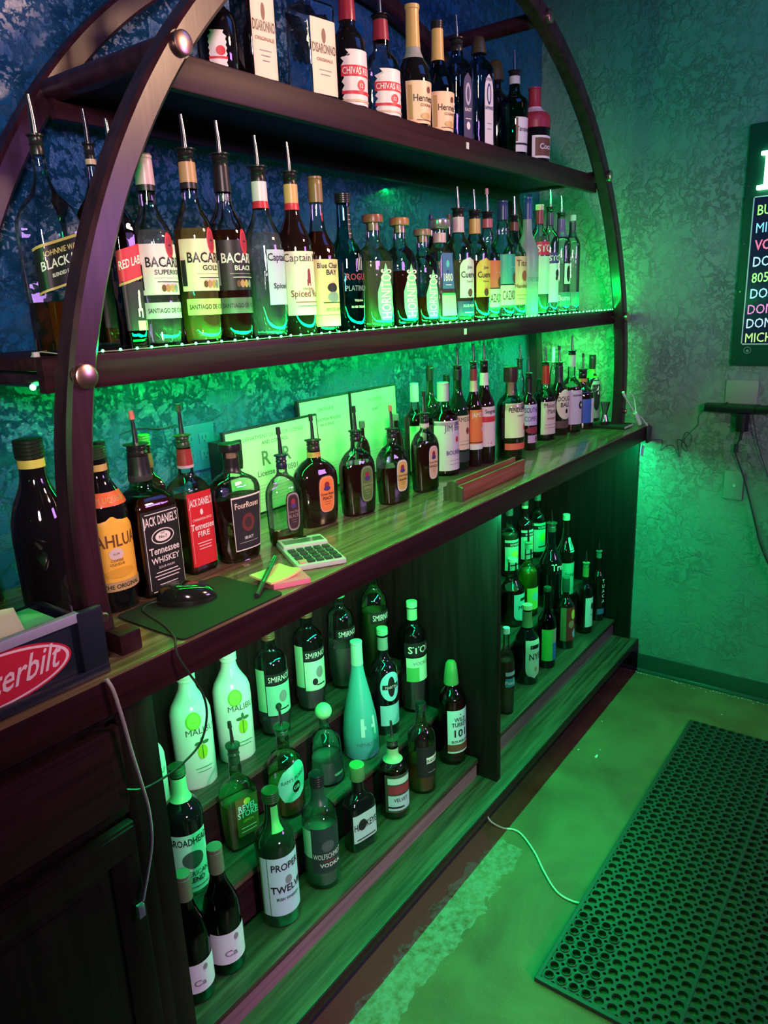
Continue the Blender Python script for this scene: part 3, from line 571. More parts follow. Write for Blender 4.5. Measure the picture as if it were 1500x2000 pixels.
 ('liquor_bottle','liquor bottles on the middle shelf','teal round bottle with silver lettering and a black cap on the middle shelf',(1.391,.17,1.573,.0412,.2995,12,'tallneck','teal',None,('screw',c_K,.93,None),[(.45,.57,.5,c_SV,'x',[('b',-.05,0,.05,1,c_SV),('b',-.3,0,-.2,.7,c_SV),('b',.2,0,.3,.8,c_SV)],.15,0),(.2,.44,.8,c_K,'x',[('t','ROGUE',0,.75,.2,c_MR,.9),('t','PLATINUM',0,.42,.17,(.25,.3,.35),.9),('t','TEQUILA',0,.1,.06,c_W),('t','SILVER TEQUILA',0,-.1,.07,c_W,.8)],0,0),(.68,.9,.22,c_K,'r',[('b',-1,.15,1,.17,c_SV),('b',-1,.3,1,.32,c_SV),('b',-1,.45,1,.47,c_SV),('b',-1,.6,1,.62,c_SV),('b',-1,.75,1,.77,c_SV)],.1,0)],[])),
 ('liquor_bottle','liquor bottles on the middle shelf','clear tequila bottle with wooden stopper and green pointed label, leftmost of three',(1.4991,.17,1.573,.0446,.262,10,'horn','clear',((.6,.75,.4),.6),('cork',(.24,.09,.05),.93,None),[(.08,.58,.62,(.25,.75,.35),'hex',[('t','HORNITOS',0,.38,.36,c_W,2.2,90)],.12,0)],[])),
 ('liquor_bottle','liquor bottles on the middle shelf','tequila bottle of dark liquid with green pointed label, middle of three',(1.6087,.17,1.573,.0433,.262,10,'horn','clear',(c_DK,.52),('cork',(.36,.16,.06),.93,None),[(.08,.58,.62,(.25,.75,.35),'hex',[('t','HORNITOS',0,.38,.36,c_W,2.2,90)],.12,0)],[])),
 ('liquor_bottle','liquor bottles on the middle shelf','smallest of three tequila bottles with a green pointed label, amber inside',(1.7117,.17,1.573,.0411,.241,10,'horn','clear',(c_AM,.3),('cork',(.26,.14,.09),.93,None),[(.08,.58,.62,(.25,.75,.35),'hex',[('t','HORNITOS',0,.38,.36,c_W,2.2,90)],.12,0)],[])),
 ('liquor_bottle','liquor bottles on the middle shelf','tapering tequila bottle with a wide silver stopper and a blue label',(1.7967,.1716,1.573,.0431,.2705,10,'trap','clear',((.7,.75,.5),.6),('ball2',(.6,.5,.52),.9,None),[(.34,.68,.62,(.06,.15,.35),'r',[('t','1800',0,.22,.22,c_W,.85),('o',0,.7,.3,.1,c_TQ),('b',-.5,.1,.5,.12,c_W)],0,0),(.08,.3,.7,(.5,.65,.4),'r',[('b',-1,.9,1,1,c_GN)],0,0)],[(.78,.87,(.6,.45,.42))])),
 ('liquor_bottle','liquor bottles on the middle shelf','bottle whose dark blue cap rises just behind the wide silver stopper',(2.0055,.33,1.573,.0183,.31,12,'std','dark',None,('screw',c_NV,.92,None),[],[])),
 ('liquor_bottle','liquor bottles on the middle shelf','bottle with a brown cap partly hidden behind the silver stopper and a pink neck label',(2.1578,.36,1.573,.0194,.3255,12,'std','dark',None,('screw',(.12,.08,.08),.9,None),[],[])),
 ('liquor_bottle','liquor bottles on the middle shelf','tequila bottle with a white arched label above a navy band',(1.8929,.17,1.573,.0421,.3055,12,'std','clear',((.6,.6,.3),.55),('pour',c_K,.93,None),[(.22,.57,.75,(.75,.8,.65),'arch',[('t','Jose',0,.72,.08,c_K),('t','Cuervo',0,.5,.16,c_K,.8),('t','Especial',0,.38,.05,c_BR),('o',0,.12,.28,.1,c_BR)],0,0),(.06,.19,1.1,(.02,.05,.18),'r',[('t','BLUE AGAVE',0,.6,.18,c_W,.8),('b',-.4,.2,.4,.25,c_W)],0,0)],[(.79,.92,(.68,.5,.52))])),
 ('liquor_bottle','liquor bottles on the middle shelf','tequila bottle with a yellow arched label and gold neck',(1.9843,.17,1.573,.0433,.3065,12,'std','clear',(c_AMB,.55),('pour',c_K,.93,None),[(.22,.57,.75,c_YL,'arch',[('t','Jose',0,.72,.08,c_K),('t','Cuervo',0,.5,.16,c_K,.8),('t','Especial',0,.38,.05,c_BR),('o',0,.12,.28,.1,c_BR)],0,0)],[(.79,.92,(.65,.42,.12))])),
 ('liquor_bottle','liquor bottles on the middle shelf','bottle with an orange label above a cream band, pink-tipped pourer',(2.067,.1742,1.573,.0387,.309,12,'bulge','clear',((.7,.7,.6),.5),('pour',c_K,.93,(.6,.3,.35)),[(.3,.55,1.1,c_OR,'r',[('o',.35,.2,.3,.2,c_BR),('b',-.1,.55,.3,.58,c_W)],0,0),(.1,.29,1.1,(.75,.7,.5),'r',[('t','CAZADORES',.15,.35,.42,c_BR,.6),('b',-1,.0,1,.1,c_GN)],0,0)],[(.85,.93,(.5,.15,.15))])),
 ('liquor_bottle','liquor bottles on the middle shelf','bottle with a teal label above a cream band, tall dark blue neck',(2.155,.1698,1.573,.0383,.3445,12,'bulge','clear',(c_CL,.5),('foil',(.03,.05,.15),.84,None),[(.3,.55,1.1,(.05,.4,.3),'r',[('o',.35,.2,.3,.2,c_BR),('b',-.1,.55,.3,.58,c_W)],0,0),(.1,.29,1.1,(.75,.7,.5),'r',[('t','CAZADORES',.15,.35,.42,c_BR,.6),('b',-1,.0,1,.1,c_GN)],0,0)],[])),
 ('liquor_bottle','liquor bottles on the middle shelf','vodka bottle with a tall tan label reading Handmade',(2.2334,.1704,1.573,.0393,.309,12,'tito','clear',(c_CL,.5),('pour',c_K,.93,None),[(.13,.6,1.1,(.75,.58,.25),'r',[('t',"Tito's",0,.8,.13,c_BR,.9),('o',.1,.6,.3,.11,(.4,.1,.03)),('t','Handmade',0,.35,.09,c_BR,.8),('b',-.6,.2,.8,.21,c_BR),('b',-.5,.12,.8,.13,c_BR)],0,0)],[(.85,.93,c_BR)])),
 ('liquor_bottle','liquor bottles on the middle shelf','tall frosted vodka bottle with a dark blue neck on the middle shelf',(2.3458,.18,1.573,.0377,.371,12,'goose','frost',None,('foil',(.03,.07,.25),.82,None),[(.18,.42,.9,(.2,.7,.45),'x',[('t','GREY GOOSE',0,.5,.16,(.1,.3,.3),.7)],0,0)],[])),
 ('liquor_bottle','liquor bottles on the middle shelf','vodka bottle with a red band across it and a red neck',(2.4443,.1837,1.573,.0344,.356,12,'stoli','clear',((.5,.85,.6),.72),('screw',(.7,.6,.4),.95,None),[(.55,.67,1.2,c_RD,'r',[('t','STOLI',0,.25,.55,c_W,1.0)],0,0),(.2,.54,1.0,(.5,.75,.55),'r',[],0,0)],[(.83,.95,c_MR)])),
 ('liquor_bottle','liquor bottles on the middle shelf','vodka bottle with a narrow navy band above a pale picture label',(2.5105,.1755,1.573,.0315,.354,12,'stoli','clear',(c_CL,.6),('pour',c_K,.94,None),[(.48,.58,1.2,(.03,.05,.15),'r',[('t','STOLI',0,.25,.5,c_W,1.0)],0,0),(.12,.48,1.15,(.6,.75,.62),'r',[('o',.1,.75,.25,.1,c_K),('o',0,.62,.15,.06,c_K)],0,0)],[(.83,.94,(.05,.03,.1))])),
 ('liquor_bottle','liquor bottles on the middle shelf','vodka bottle with a purple neck wrap and a pourer',(2.6127,.18,1.573,.0356,.343,12,'stoli','clear',(c_CL,.5),('pour',c_K,.94,None),[(.08,.22,1.2,(.03,.15,.15),'r',[('t','Burnetts',0,.4,.4,c_W)],0,0),(.3,.5,.5,(.6,.75,.6),'r',[('o',0,.5,.5,.4,c_K)],0,0)],[(.76,.94,c_PU)])),
 ('liquor_bottle','liquor bottles on the middle shelf','vodka bottle with a dark neck and small silver cap, last on the middle shelf',(2.715,.18,1.573,.0293,.341,12,'stoli','clear',(c_CL,.6),('screw',c_SV,.94,None),[(.08,.22,1.2,(.03,.15,.15),'r',[],0,0)],[(.78,.93,(.02,.03,.04))])),
 ('liquor_bottle','liquor bottles along the counter','dark opaque liqueur bottle left of the arch foot, yellow band round its neck',(.6529,.3,1.103,.0503,.3285,0,'bailey','black',None,('screw',(.01,.02,.01),.9,None),[(.02,.5,.6,c_GD,'oval',[('o',0,.5,.9,.46,c_K)],.9,0)],[(.85,.895,(.6,.6,.1))])),
 ('liquor_bottle','liquor bottles along the counter','coffee liqueur bottle with a yellow arched label beside the arch foot',(.7402,.246,1.103,.0466,.3035,14,'kahl','black',None,('screw',(.02,.05,.02),.93,None),[(.14,.6,1.15,(.9,.5,.06),'arch',[('t','KAHLUA',0,.6,.17,c_BR,.85),('o',0,.5,.25,.08,(.7,.55,.5)),('t','RUM',0,.49,.03,c_K),('t','COFFEE',0,.4,.035,c_BR),('t','LIQUEUR',0,.35,.035,c_BR),('b',-1,0,1,.13,(.5,.35,.15)),('t','THE ORIGINAL',.1,.035,.06,c_K,.9),('o',.1,.25,.5,.07,(.75,.4,.04))],0,0),(.66,.74,1.2,(.7,.12,.03),'r',[('t','RUM LIQUEUR',0,.3,.4,c_GD)],0,0)],[(.86,.9,c_GD)])),
 ('liquor_bottle','liquor bottles along the counter','dark spare whiskey bottle behind the black-labelled square one, unopened',(.8252,.36,1.103,.0256,.2905,12,'jd','black',None,('foil',c_K,.78,None),[],[])),
 ('liquor_bottle','liquor bottles along the counter','square whiskey bottle with a black and white label and a red-tipped pourer',(.8342,.2515,1.103,.0467,.2935,0,'jd','clear',(c_DK,.66),('pour',c_K,.94,(.8,.2,.15)),[(.03,.585,.9,c_K,'r',[('t',"JACK DANIEL'S",0,.82,.11,c_W,.75),('o',0,.67,.62,.095,c_W),('o',0,.67,.57,.083,c_K),('o',0,.67,.42,.06,c_W),('t','OLD',0,.7,.022,c_K),('t','No.7',0,.648,.038,c_K,1.1),('t','Tennessee',0,.47,.09,c_W,.8),('t','WHISKEY',0,.36,.075,c_W,.9),('t','SOUR MASH',0,.29,.03,c_W),('b',-.6,.24,.6,.252,c_W),('b',-.7,.2,.7,.212,c_W),('b',-.6,.16,.6,.172,c_W),('b',-.5,.09,.5,.1,c_W),('b',-.93,.05,-.91,.95,c_W),('b',.91,.05,.93,.95,c_W),('b',-.85,.02,.85,.03,c_W),('b',-.85,.96,.85,.97,c_W)],0,0)],[(.8,.92,c_K),(.76,.8,(.04,.04,.04))])),
 ('liquor_bottle','liquor bottles along the counter','bottle with a green cap and brown neck label behind the two square whiskeys',(.943,.38,1.103,.0278,.2845,12,'jd','dark',(c_DK,.6),('screw',(.05,.3,.05),.92,None),[],[(.75,.86,c_BR)])),
 ('liquor_bottle','liquor bottles along the counter','square whiskey bottle with a bright red label',(.956,.2687,1.103,.0344,.29,0,'jd','clear',((.45,.12,.03),.56),('pour',(.03,.06,.03),.93,(.03,.08,.03)),[(.06,.6,.92,(.6,.02,.03),'r',[('t',"JACK DANIEL'S",0,.82,.1,c_W,.72),('o',0,.73,.12,.04,c_W),('t','CINNAMON SPICE',0,.62,.035,c_W,.8),('t','Tennessee',0,.5,.09,c_W,.8),('t','FIRE',0,.4,.075,c_W,1.1),('b',-.6,.31,.6,.32,c_W),('b',-.5,.27,.5,.28,c_W),('b',-.5,.23,.5,.24,c_W),('b',-.9,.05,-.88,.95,(.8,.4,.4)),('b',.88,.05,.9,.95,(.8,.4,.4))],0,0)],[(.78,.9,(.3,.03,.03)),(.765,.785,(.6,.4,.5))])),
 ('liquor_bottle','liquor bottles along the counter','broad oval bourbon bottle with black outlined label and wide black stopper',(1.0552,.2421,1.103,.0634,.2575,6,'squat','clear',((.1,.025,.01),.55),('cork',c_K,.93,None),[(.1,.57,.64,(.025,.02,.03),'r',[('t','FourRoses',0,.78,.11,(.8,.65,.5),.85),('o',0,.5,.45,.17,(.15,.03,.03)),('o',0,.5,.25,.1,(.05,.02,.03)),('t','SELECT',0,.2,.05,c_W),('b',-.7,.14,.7,.145,c_W),('b',-1,0,-.96,1,c_W),('b',.96,0,1,1,c_W),('b',-1,.97,1,1,c_W),('b',-1,0,1,.02,c_W)],.12,0)],[(.76,.88,c_K)])),
 ('liquor_bottle','liquor bottles along the counter','clear cut-glass whisky bottle almost empty, dark oval label, left of the orange one',(1.1892,.225,1.103,.0446,.21,12,'crown','clear',(c_AM,.12),('pour',(.02,.02,.05),.88,c_K),[(.15,.6,.44,c_K,'stad',[('s',0,.5,.9,.475,(.3,.25,.25)),('s',0,.5,.74,.43,(.05,.02,.03)),('o',0,.74,.3,.09,c_MR),('o',0,.65,.4,.06,(.08,.04,.2)),('t','Crown Royal',0,.48,.07,(.3,.2,.2),.8),('t','BLACK',0,.36,.085,(.3,.2,.2),.85),('b',-.4,.3,.4,.31,(.3,.2,.2)),('b',-.3,.24,.3,.25,(.3,.2,.2))],.12,0)],[])),
 ('liquor_bottle','liquor bottles along the counter','dark whisky bottle with a bright orange oval label',(1.346,.2667,1.103,.0595,.2155,12,'crown','dark',(c_DK,.7),('pour',(.03,.02,.02),.9,c_K),[(.15,.6,.44,c_K,'stad',[('s',0,.5,.9,.475,(.85,.3,.15)),('s',0,.5,.74,.43,(.9,.22,.06)),('o',0,.74,.3,.09,c_MR),('o',0,.65,.4,.06,(.08,.04,.2)),('t','Crown Royal',0,.48,.07,c_K,.8),('t','PEACH',0,.36,.085,c_K,.85),('b',-.4,.3,.4,.31,c_K),('b',-.3,.24,.3,.25,c_K)],.12,0)],[(.8,.86,(.6,.35,.1))])),
 ('liquor_bottle','liquor bottles along the counter','dark whisky bottle with a dull green oval label, right of the orange one',(1.4732,.2338,1.103,.0519,.2205,12,'crown','clear',(c_DK,.62),('pour',c_K,.9,c_K),[(.15,.6,.44,c_K,'stad',[('s',0,.5,.9,.475,(.2,.3,.12)),('s',0,.5,.74,.43,(.1,.18,.05)),('o',0,.74,.3,.09,c_MR),('o',0,.65,.4,.06,(.08,.04,.2)),('t','Crown Royal',0,.48,.07,(.3,.4,.15),.8),('t','APPLE',0,.36,.085,(.3,.4,.15),.85),('b',-.4,.3,.4,.31,(.3,.4,.15)),('b',-.3,.24,.3,.25,(.3,.4,.15))],.12,0)],[])),
 ('liquor_bottle','liquor bottles along the counter','whisky bottle with a gold oval label and a red-tipped pourer',(1.6125,.2197,1.103,.0509,.2055,12,'crown','clear',(c_DK,.5),('pour',c_K,.9,(.7,.2,.12)),[(.15,.6,.44,c_K,'stad',[('s',0,.5,.9,.475,(.7,.7,.6)),('s',0,.5,.74,.43,(.7,.42,.12)),('o',0,.74,.3,.09,c_MR),('o',0,.65,.4,.06,(.08,.04,.2)),('t','Crown Royal',0,.48,.07,c_K,.8),('t','Canadian',0,.36,.085,c_K,.85),('b',-.4,.3,.4,.31,c_K),('b',-.3,.24,.3,.25,c_K)],.12,0)],[])),
 ('liquor_bottle','liquor bottles along the counter','whisky bottle with a cream oval label on the counter',(1.765,.2139,1.103,.0466,.2265,12,'crown','clear',(c_DK,.62),('pour',c_K,.9,c_K),[(.15,.6,.44,c_K,'stad',[('s',0,.5,.9,.475,(.75,.6,.5)),('s',0,.5,.74,.43,(.75,.45,.3)),('o',0,.74,.3,.09,c_MR),('o',0,.65,.4,.06,(.08,.04,.2)),('t','Crown Royal',0,.48,.07,c_BR,.8),('t','VANILLA',0,.36,.085,c_BR,.85),('b',-.4,.3,.4,.31,c_BR),('b',-.3,.24,.3,.25,c_BR)],.12,0)],[(.82,.87,c_PK)])),
 ('liquor_bottle','liquor bottles along the counter','spare flask-shaped bottle with a green-lit dark cap behind the green oval label',(1.6745,.37,1.103,.0236,.207,12,'crown','dark',(c_DK,.6),('cork',(.1,.12,.12),.9,None),[],[])),
 ('liquor_bottle','liquor bottles along the counter','spare flask-shaped bottle with a grey cap behind the gold oval label',(1.8413,.37,1.103,.0271,.205,12,'crown','dark',(c_DK,.6),('cork',(.15,.2,.18),.9,None),[],[])),
 ('liquor_bottle','liquor bottles along the counter','spare bourbon bottle with a pale cap behind the cream oval label',(1.9335,.36,1.103,.0348,.2885,12,'bord','clear',(c_DK,.66),('foil',(.45,.6,.6),.8,None),[(.05,.55,1.3,(.6,.7,.5),'r',[],0,0)],[])),
 ('liquor_bottle','liquor bottles along the counter','tall dark wine-like bottle with a ridged black cap at the back',(2.0237,.36,1.103,.0293,.3345,12,'bord','darkgreen',None,('foil',c_K,.86,None),[],[])),
 ('liquor_bottle','liquor bottles along the counter','bottle with a plain black cap hidden behind the pale-capped bourbon',(2.1574,.38,1.103,.0273,.292,12,'bord','darkgreen',None,('screw',c_K,.9,None),[],[])),
 ('liquor_bottle','liquor bottles along the counter','bourbon bottle with a pale cap and a lilac-white label',(1.9764,.2816,1.103,.0477,.289,20,'bord','clear',(c_DK,.7),('foil',(.6,.55,.58),.8,None),[(.06,.6,1.35,(.72,.62,.68),'r',[('t','JIM BEAM',.2,.8,.13,(.05,.04,.12),.75),('o',.25,.62,.1,.06,c_RD),('t','BOURBON',.2,.32,.09,(.1,.05,.25),.8),('b',-.2,.2,.6,.21,c_GY),('b',-.2,.12,.6,.13,c_GY)],0,0)],[])),
 ('liquor_bottle','liquor bottles along the counter','dark green whiskey bottle with a cream label and a pourer',(2.0605,.2787,1.103,.0356,.3345,16,'bord2','darkgreen',None,('pour',c_K,.95,None),[(.2,.53,1.2,(.8,.65,.42),'r',[('t','JAMESON',0,.82,.14,c_K,.75),('o',.2,.55,.18,.1,c_MR),('b',-.5,.25,.7,.26,c_GY),('b',-.5,.15,.7,.16,c_K)],0,0),(.08,.18,1.2,(.03,.05,.04),'r',[],0,0)],[(.86,.95,c_K)])),
 ('liquor_bottle','liquor bottles along the counter','dark whiskey bottle with an orange label and a red and white neck',(2.1206,.255,1.103,.0282,.3415,16,'bord2','dark',None,('pour',c_K,.95,None),[(.17,.55,1.2,c_OR,'r',[('t','JAMESON',.1,.82,.12,c_W,.75),('b',.2,.45,.6,.55,c_W),('b',-1,0,1,.14,c_W),('b',-1,.17,1,.19,c_K)],0,0)],[(.82,.93,c_MR),(.72,.82,(.75,.5,.4))])),
 ('liquor_bottle','liquor bottles along the counter','dark whiskey bottle with a white label bearing a big red 7',(2.1857,.2519,1.103,.0361,.3405,16,'bord2','dark',None,('pour',c_K,.95,None),[(.17,.56,1.2,(.78,.6,.62),'r',[('t','7',.15,.08,.5,c_RD,1.3),('b',-1,.62,1,.76,c_RD),('t',"Seagram's",0,.84,.1,c_K,.7)],0,0)],[(.76,.88,c_W)])),
 ('liquor_bottle','liquor bottles along the counter','round-shouldered whiskey bottle with a cream label, red strip and wide dark stopper',(2.2771,.2021,1.103,.0475,.3115,16,'squatr','clear',((.12,.05,.02),.6),('cork',(.05,.02,.02),.84,None),[(.25,.62,1.2,(.8,.68,.5),'r',[('t','PENDLETON',0,.75,.14,c_K,.7),('t','WHISKY',0,.62,.05,c_BR),('o',.35,.3,.1,.1,c_RD)],0,0),(.12,.19,1.2,(.8,.1,.08),'r',[],0,0)],[])),
 ('liquor_bottle','liquor bottles along the counter','tall clear bottle with an ornate black stacked stopper behind the cream label',(2.6061,.33,1.103,.0345,.3115,0,'genie','clear',(c_DK,.5),('pour',c_K,.9,None),[],[])),
 ('liquor_bottle','liquor bottles along the counter','liqueur bottle with a lilac label in navy letters and black neck',(2.4502,.218,1.103,.0305,.275,20,'bord','dark',None,('pour',c_K,.95,None),[(.33,.6,1.25,(.6,.5,.75),'r',[('t','SOUTHERN',0,.62,.25,(.05,.03,.2),.65),('t','COMFORT',0,.2,.25,(.05,.03,.2),.7)],0,0),(.22,.31,1.1,c_MR,'oval',[],0,0),(.1,.2,.8,(.6,.4,.6),'r',[('o',.4,.5,.2,.4,c_BR)],0,0)],[(.76,.93,c_K)])),
 ('liquor_bottle','liquor bottles along the counter','bottle with a dark green label and cream lettering, behind the small red-necked bourbon',(2.784,.33,1.103,.0321,.217,12,'std','clear',(c_DK,.5),('screw',c_K,.88,None),[(.1,.6,1.25,(.03,.13,.08),'r',[('t','GREEN',0,.85,.1,(.5,.5,.3),.8),('t','SPOT',0,.7,.08,(.5,.5,.3))],0,0)],[])),
 ('liquor_bottle','liquor bottles along the counter','squarish bourbon bottle with a red wax neck and a cream label',(2.6591,.2491,1.103,.0371,.2965,20,'makers','clear',((.08,.03,.02),.55),('pour',c_K,.97,None),[(.08,.5,1.2,(.75,.55,.55),'r',[('t',"Maker's",0,.82,.15,c_K,.8),('t','Mark',.1,.64,.15,c_K,.8),('t','WHISKY',.05,.45,.07,c_MR),('b',-.7,.3,.7,.31,c_MR),('b',-.7,.2,.7,.21,c_MR)],0,0)],[(.72,.95,(.5,.02,.02))])),
 ('liquor_bottle','liquor bottles along the counter','dark bottle with a big round cream label among the far whiskeys',(2.7889,.2509,1.103,.0414,.2855,22,'squatr','dark',None,('pour',c_K,.93,c_K),[(.22,.63,.95,(.8,.65,.55),'oval',[('t','DOUGH',0,.62,.16,c_K,.75),('t','BALL',0,.42,.16,c_K,.8),('o',.1,.28,.15,.08,c_K)],0,0),(.1,.2,1.1,(.12,.06,.06),'r',[],0,0)],[(.72,.92,(.02,.02,.03))])),
 ('liquor_bottle','liquor bottles along the counter','bottle with a plain white cap standing at the back by the rear arch leg',(3.0699,.4,1.103,.0153,.3225,12,'std','clear',(c_PA,.5),('foil',c_W,.8,None),[],[])),
 ('liquor_bottle','liquor bottles along the counter','dark bottle with a tall lilac-white label and long clear neck',(2.8732,.234,1.103,.0438,.3245,24,'tallneck2','clear',(c_DK,.56),('pour',c_K,.95,None),[(.1,.52,1.0,(.65,.5,.68),'r',[('t','SKREWBALL',.0,.82,.06,c_K,.8),('o',.3,.56,.25,.12,c_K),('o',.35,.56,.12,.05,c_W)],0,0)],[(.8,.94,(.5,.65,.55))])),
 ('liquor_bottle','liquor bottles along the counter','dark bottle with a blue and white striped label',(2.9716,.2256,1.103,.0475,.2425,24,'squatr','dark',None,('pour',c_K,.9,c_K),[(.1,.62,1.2,c_BL,'r',[('b',.1,0,.9,1,c_W),('b',-1,0,-.6,1,c_K)],0,0)],[(.78,.84,(.6,.25,.1))])),
 ('liquor_bottle','liquor bottles along the counter','bottle with tall black cap and green neck, last on the counter',(3.1628,.26,1.103,.0372,.284,28,'squatr','dark',None,('foil',c_K,.8,None),[(.28,.66,.8,(.35,.3,.4),'oval',[('o',0,.5,.8,.8,c_K),('t','4',0,.35,.35,c_W)],0,0),(.05,.25,.9,(.4,.25,.3),'r',[],0,0)],[(.66,.79,(.1,.4,.05))])),
 ('wine_bottle','bottles on the lower left steps','white wine bottle with white script label at the near end of the step',(.7691,.1928,.187,.0405,.31,22,'wine','olive',None,('foil',(.15,.13,.1),.8,None),[(.1,.34,1.2,(.72,.8,.82),'r',[('o',.3,.8,.12,.1,c_GY),('t','Ca',0,.25,.2,c_GY,1.2)],0,0)],[])),
 ('wine_bottle','bottles on the lower left steps','white wine bottle with a plain white script label, second on the front step',(.8587,.1944,.187,.0423,.3145,22,'wine','olive',None,('foil',(.15,.13,.1),.8,None),[(.1,.36,1.2,(.72,.8,.82),'r',[('o',.3,.8,.12,.1,c_GY),('t','Ca',0,.25,.2,c_GY,1.2)],0,0)],[])),
 ('liquor_bottle','bottles on the lower left steps','dark green whiskey bottle with pale blue label bordered in green on the front step',(1.0312,.1898,.187,.049,.3545,28,'std','darkgreen',None,('screw',(.02,.06,.02),.92,None),[(.1,.56,1.15,(.5,.72,.8),'r',[('b',-1,0,-.62,1,(.08,.35,.1)),('t','PROPER',.2,.78,.12,c_K,.8),('o',.25,.6,.16,.07,c_GY),('t','TWELVE',.2,.4,.12,c_K,.85),('t','IRISH WHISKEY',.2,.27,.05,c_K,.8)],0,0),(.72,.9,.5,(.1,.5,.15),'r',[],.1,0)],[])),
 ('liquor_bottle','bottles on the lower left steps','clear vodka bottle with a dark green panel on the front step',(1.1806,.1795,.187,.0458,.315,24,'std','clear',((.6,.9,.72),.5),('screw',c_K,.9,None),[(.16,.58,.95,(.02,.04,.04),'r',[('t','WOLFSCHMIDT',0,.32,.12,c_W,.65),('o',0,.6,.4,.12,(.08,.1,.1)),('b',-.3,.26,.4,.28,c_MR),('t','VODKA',.1,.14,.09,c_W)],0,0),(.3,.56,.35,(.3,.7,.45),'r',[],-1.3,0)],[(.74,.9,(.02,.05,.04))])),  # left side patch has the green light put into its colour
 ('liquor_bottle','bottles on the lower left steps','squat square black bottle with a crest label and green-lit cap',(1.338,.1779,.187,.0455,.252,12,'hawk','black',None,('cap2',(.1,.3,.1),.82,None),[(.12,.46,.9,(.5,.6,.65),'r',[('t','HAWKEYE',0,.45,.25,c_K,.7),('o',-.3,.6,.35,.2,c_K),('b',-.8,.08,.8,.12,c_K)],0,0)],[])),  # cap colour includes the green light falling on it
 ('liquor_bottle','bottles on the lower left steps','amber bourbon bottle with a striped diagonal label and a pourer',(1.5005,.1772,.187,.0432,.2465,26,'std','clear',((.25,.05,.02),.6),('pour',(.03,.05,.03),.93,None),[(.1,.6,1.1,(.05,.06,.04),'r',[('b',-.8,.76,.8,.92,(.5,.65,.6)),('b',-.8,.5,.8,.72,c_MR),('b',-.8,.06,.8,.46,(.45,.55,.65)),('t','VELVET',0,.3,.1,c_K,.8),('b',-.8,.12,.2,.17,c_K)],0,0)],[(.72,.88,(.35,.5,.3))])),
 ('liquor_bottle','bottles on the lower left steps','bottle of pale liquid with a black label on the front step',(1.6425,.1724,.187,.0424,.2905,20,'std','clear',(c_PA,.35),('screw',c_K,.92,None),[(.2,.56,1.0,c_K,'r',[('b',-.3,.45,1,.65,c_W),('t','DEKANTER',.15,.49,.1,c_K,.8),('b',-.2,.15,.5,.17,c_GY)],0,0)],[])),
 ('liquor_bottle','bottles on the lower left steps','bourbon bottle with a white label reading 101 and a plastic neck sleeve',(1.8222,.1734,.187,.045,.351,22,'std','clear',(c_DK,.64),('cone',(.1,.3,.1),.8,None),[(.13,.56,.95,(.55,.75,.8),'r',[('o',.0,.9,.05,.02,c_K),('t','WILD',0,.74,.1,c_K,.8),('t','TURKEY',0,.62,.1,c_K,.75),('t','101',0,.38,.18,c_K,1.0),('t','BOURBON',0,.24,.06,c_K),('b',-1,.04,1,.2,c_BR),('b',-1,.0,1,.02,c_W)],0,0)],[])),
 ('liquor_bottle','bottles on the lower left steps','dark whiskey bottle with an AMERICAN BLEND label near the cabinet side',(.8792,.3233,.322,.0461,.3215,30,'std','black',None,('screw',(.02,.05,.02),.93,None),[(.04,.52,1.1,(.4,.7,.6),'r',[('t','BROADHEAD',.1,.82,.12,c_K,.8),('o',.15,.56,.5,.15,(.05,.08,.07)),('t','AMERICAN',.15,.28,.09,c_K,.75),('t','BLEND',.15,.17,.09,c_K,.8),('b',-.6,.08,.8,.09,c_K)],0,0)],[(.74,.92,(.25,.65,.35))])),
 ('liquor_bottle','bottles on the lower left steps','clear squarish bottle with a tall pourer and small brown and yellow label',(1.0451,.3237,.322,.0458,.2865,14,'flask','clear',((.5,.75,.3),.45),('pour',(.02,.05,.03),.86,(.02,.03,.02)),[(.14,.52,.7,(.12,.1,.02),'r',[('o',0,.88,.3,.08,c_YL),('t','REVEL',0,.66,.16,(.5,.75,.8),.8),('t','STOKE',0,.49,.16,(.5,.75,.8),.8),('t','LEMON',0,.36,.06,c_YL),('b',-.7,.2,.7,.22,c_W),('b',-.7,.1,.7,.12,c_W)],.2,0)],[])),
 ('liquor_bottle','bottles on the lower left steps','bulbous bottle of amber liquor with a slanted pale label',(1.2089,.3203,.322,.0492,.254,16,'squatr','clear',(c_PA,.35),('pour',(.02,.06,.03),.92,(.02,.05,.03)),[(.22,.62,.95,(.2,.65,.55),'dia2',[('t',"RAM'S POINT",0,.58,.11,c_K,.8),('o',.1,.36,.25,.16,c_K),('t','GB',.1,.31,.1,c_W)],0,.3)],[])),
 ('liquor_bottle','bottles on the lower left steps','clear round decanter bottle with a ball-shaped stopper',(1.3732,.3188,.322,.0507,.239,0,'bell','clear',((.5,.85,.7),.3),('ball',(.3,.8,.35),.8,None),[(.05,.3,.8,(.3,.6,.5),'x',[('t','RESERVE',0,.3,.12,(.5,.8,.6))],0,0)],[])),
 ('liquor_bottle','bottles on the lower left steps','tall tapering frosted turquoise liqueur bottle with a big H',(1.5294,.3159,.322,.0536,.368,26,'hpno','aqua',None,('foil',(.35,.6,.5),.8,None),[(.02,.42,1.0,c_W,'x',[('t','H',.1,.5,.4,(.5,.65,.7),1.1),('t','HPNOTIQ',.05,.28,.09,(.1,.2,.25),.95)],0,0)],[])),
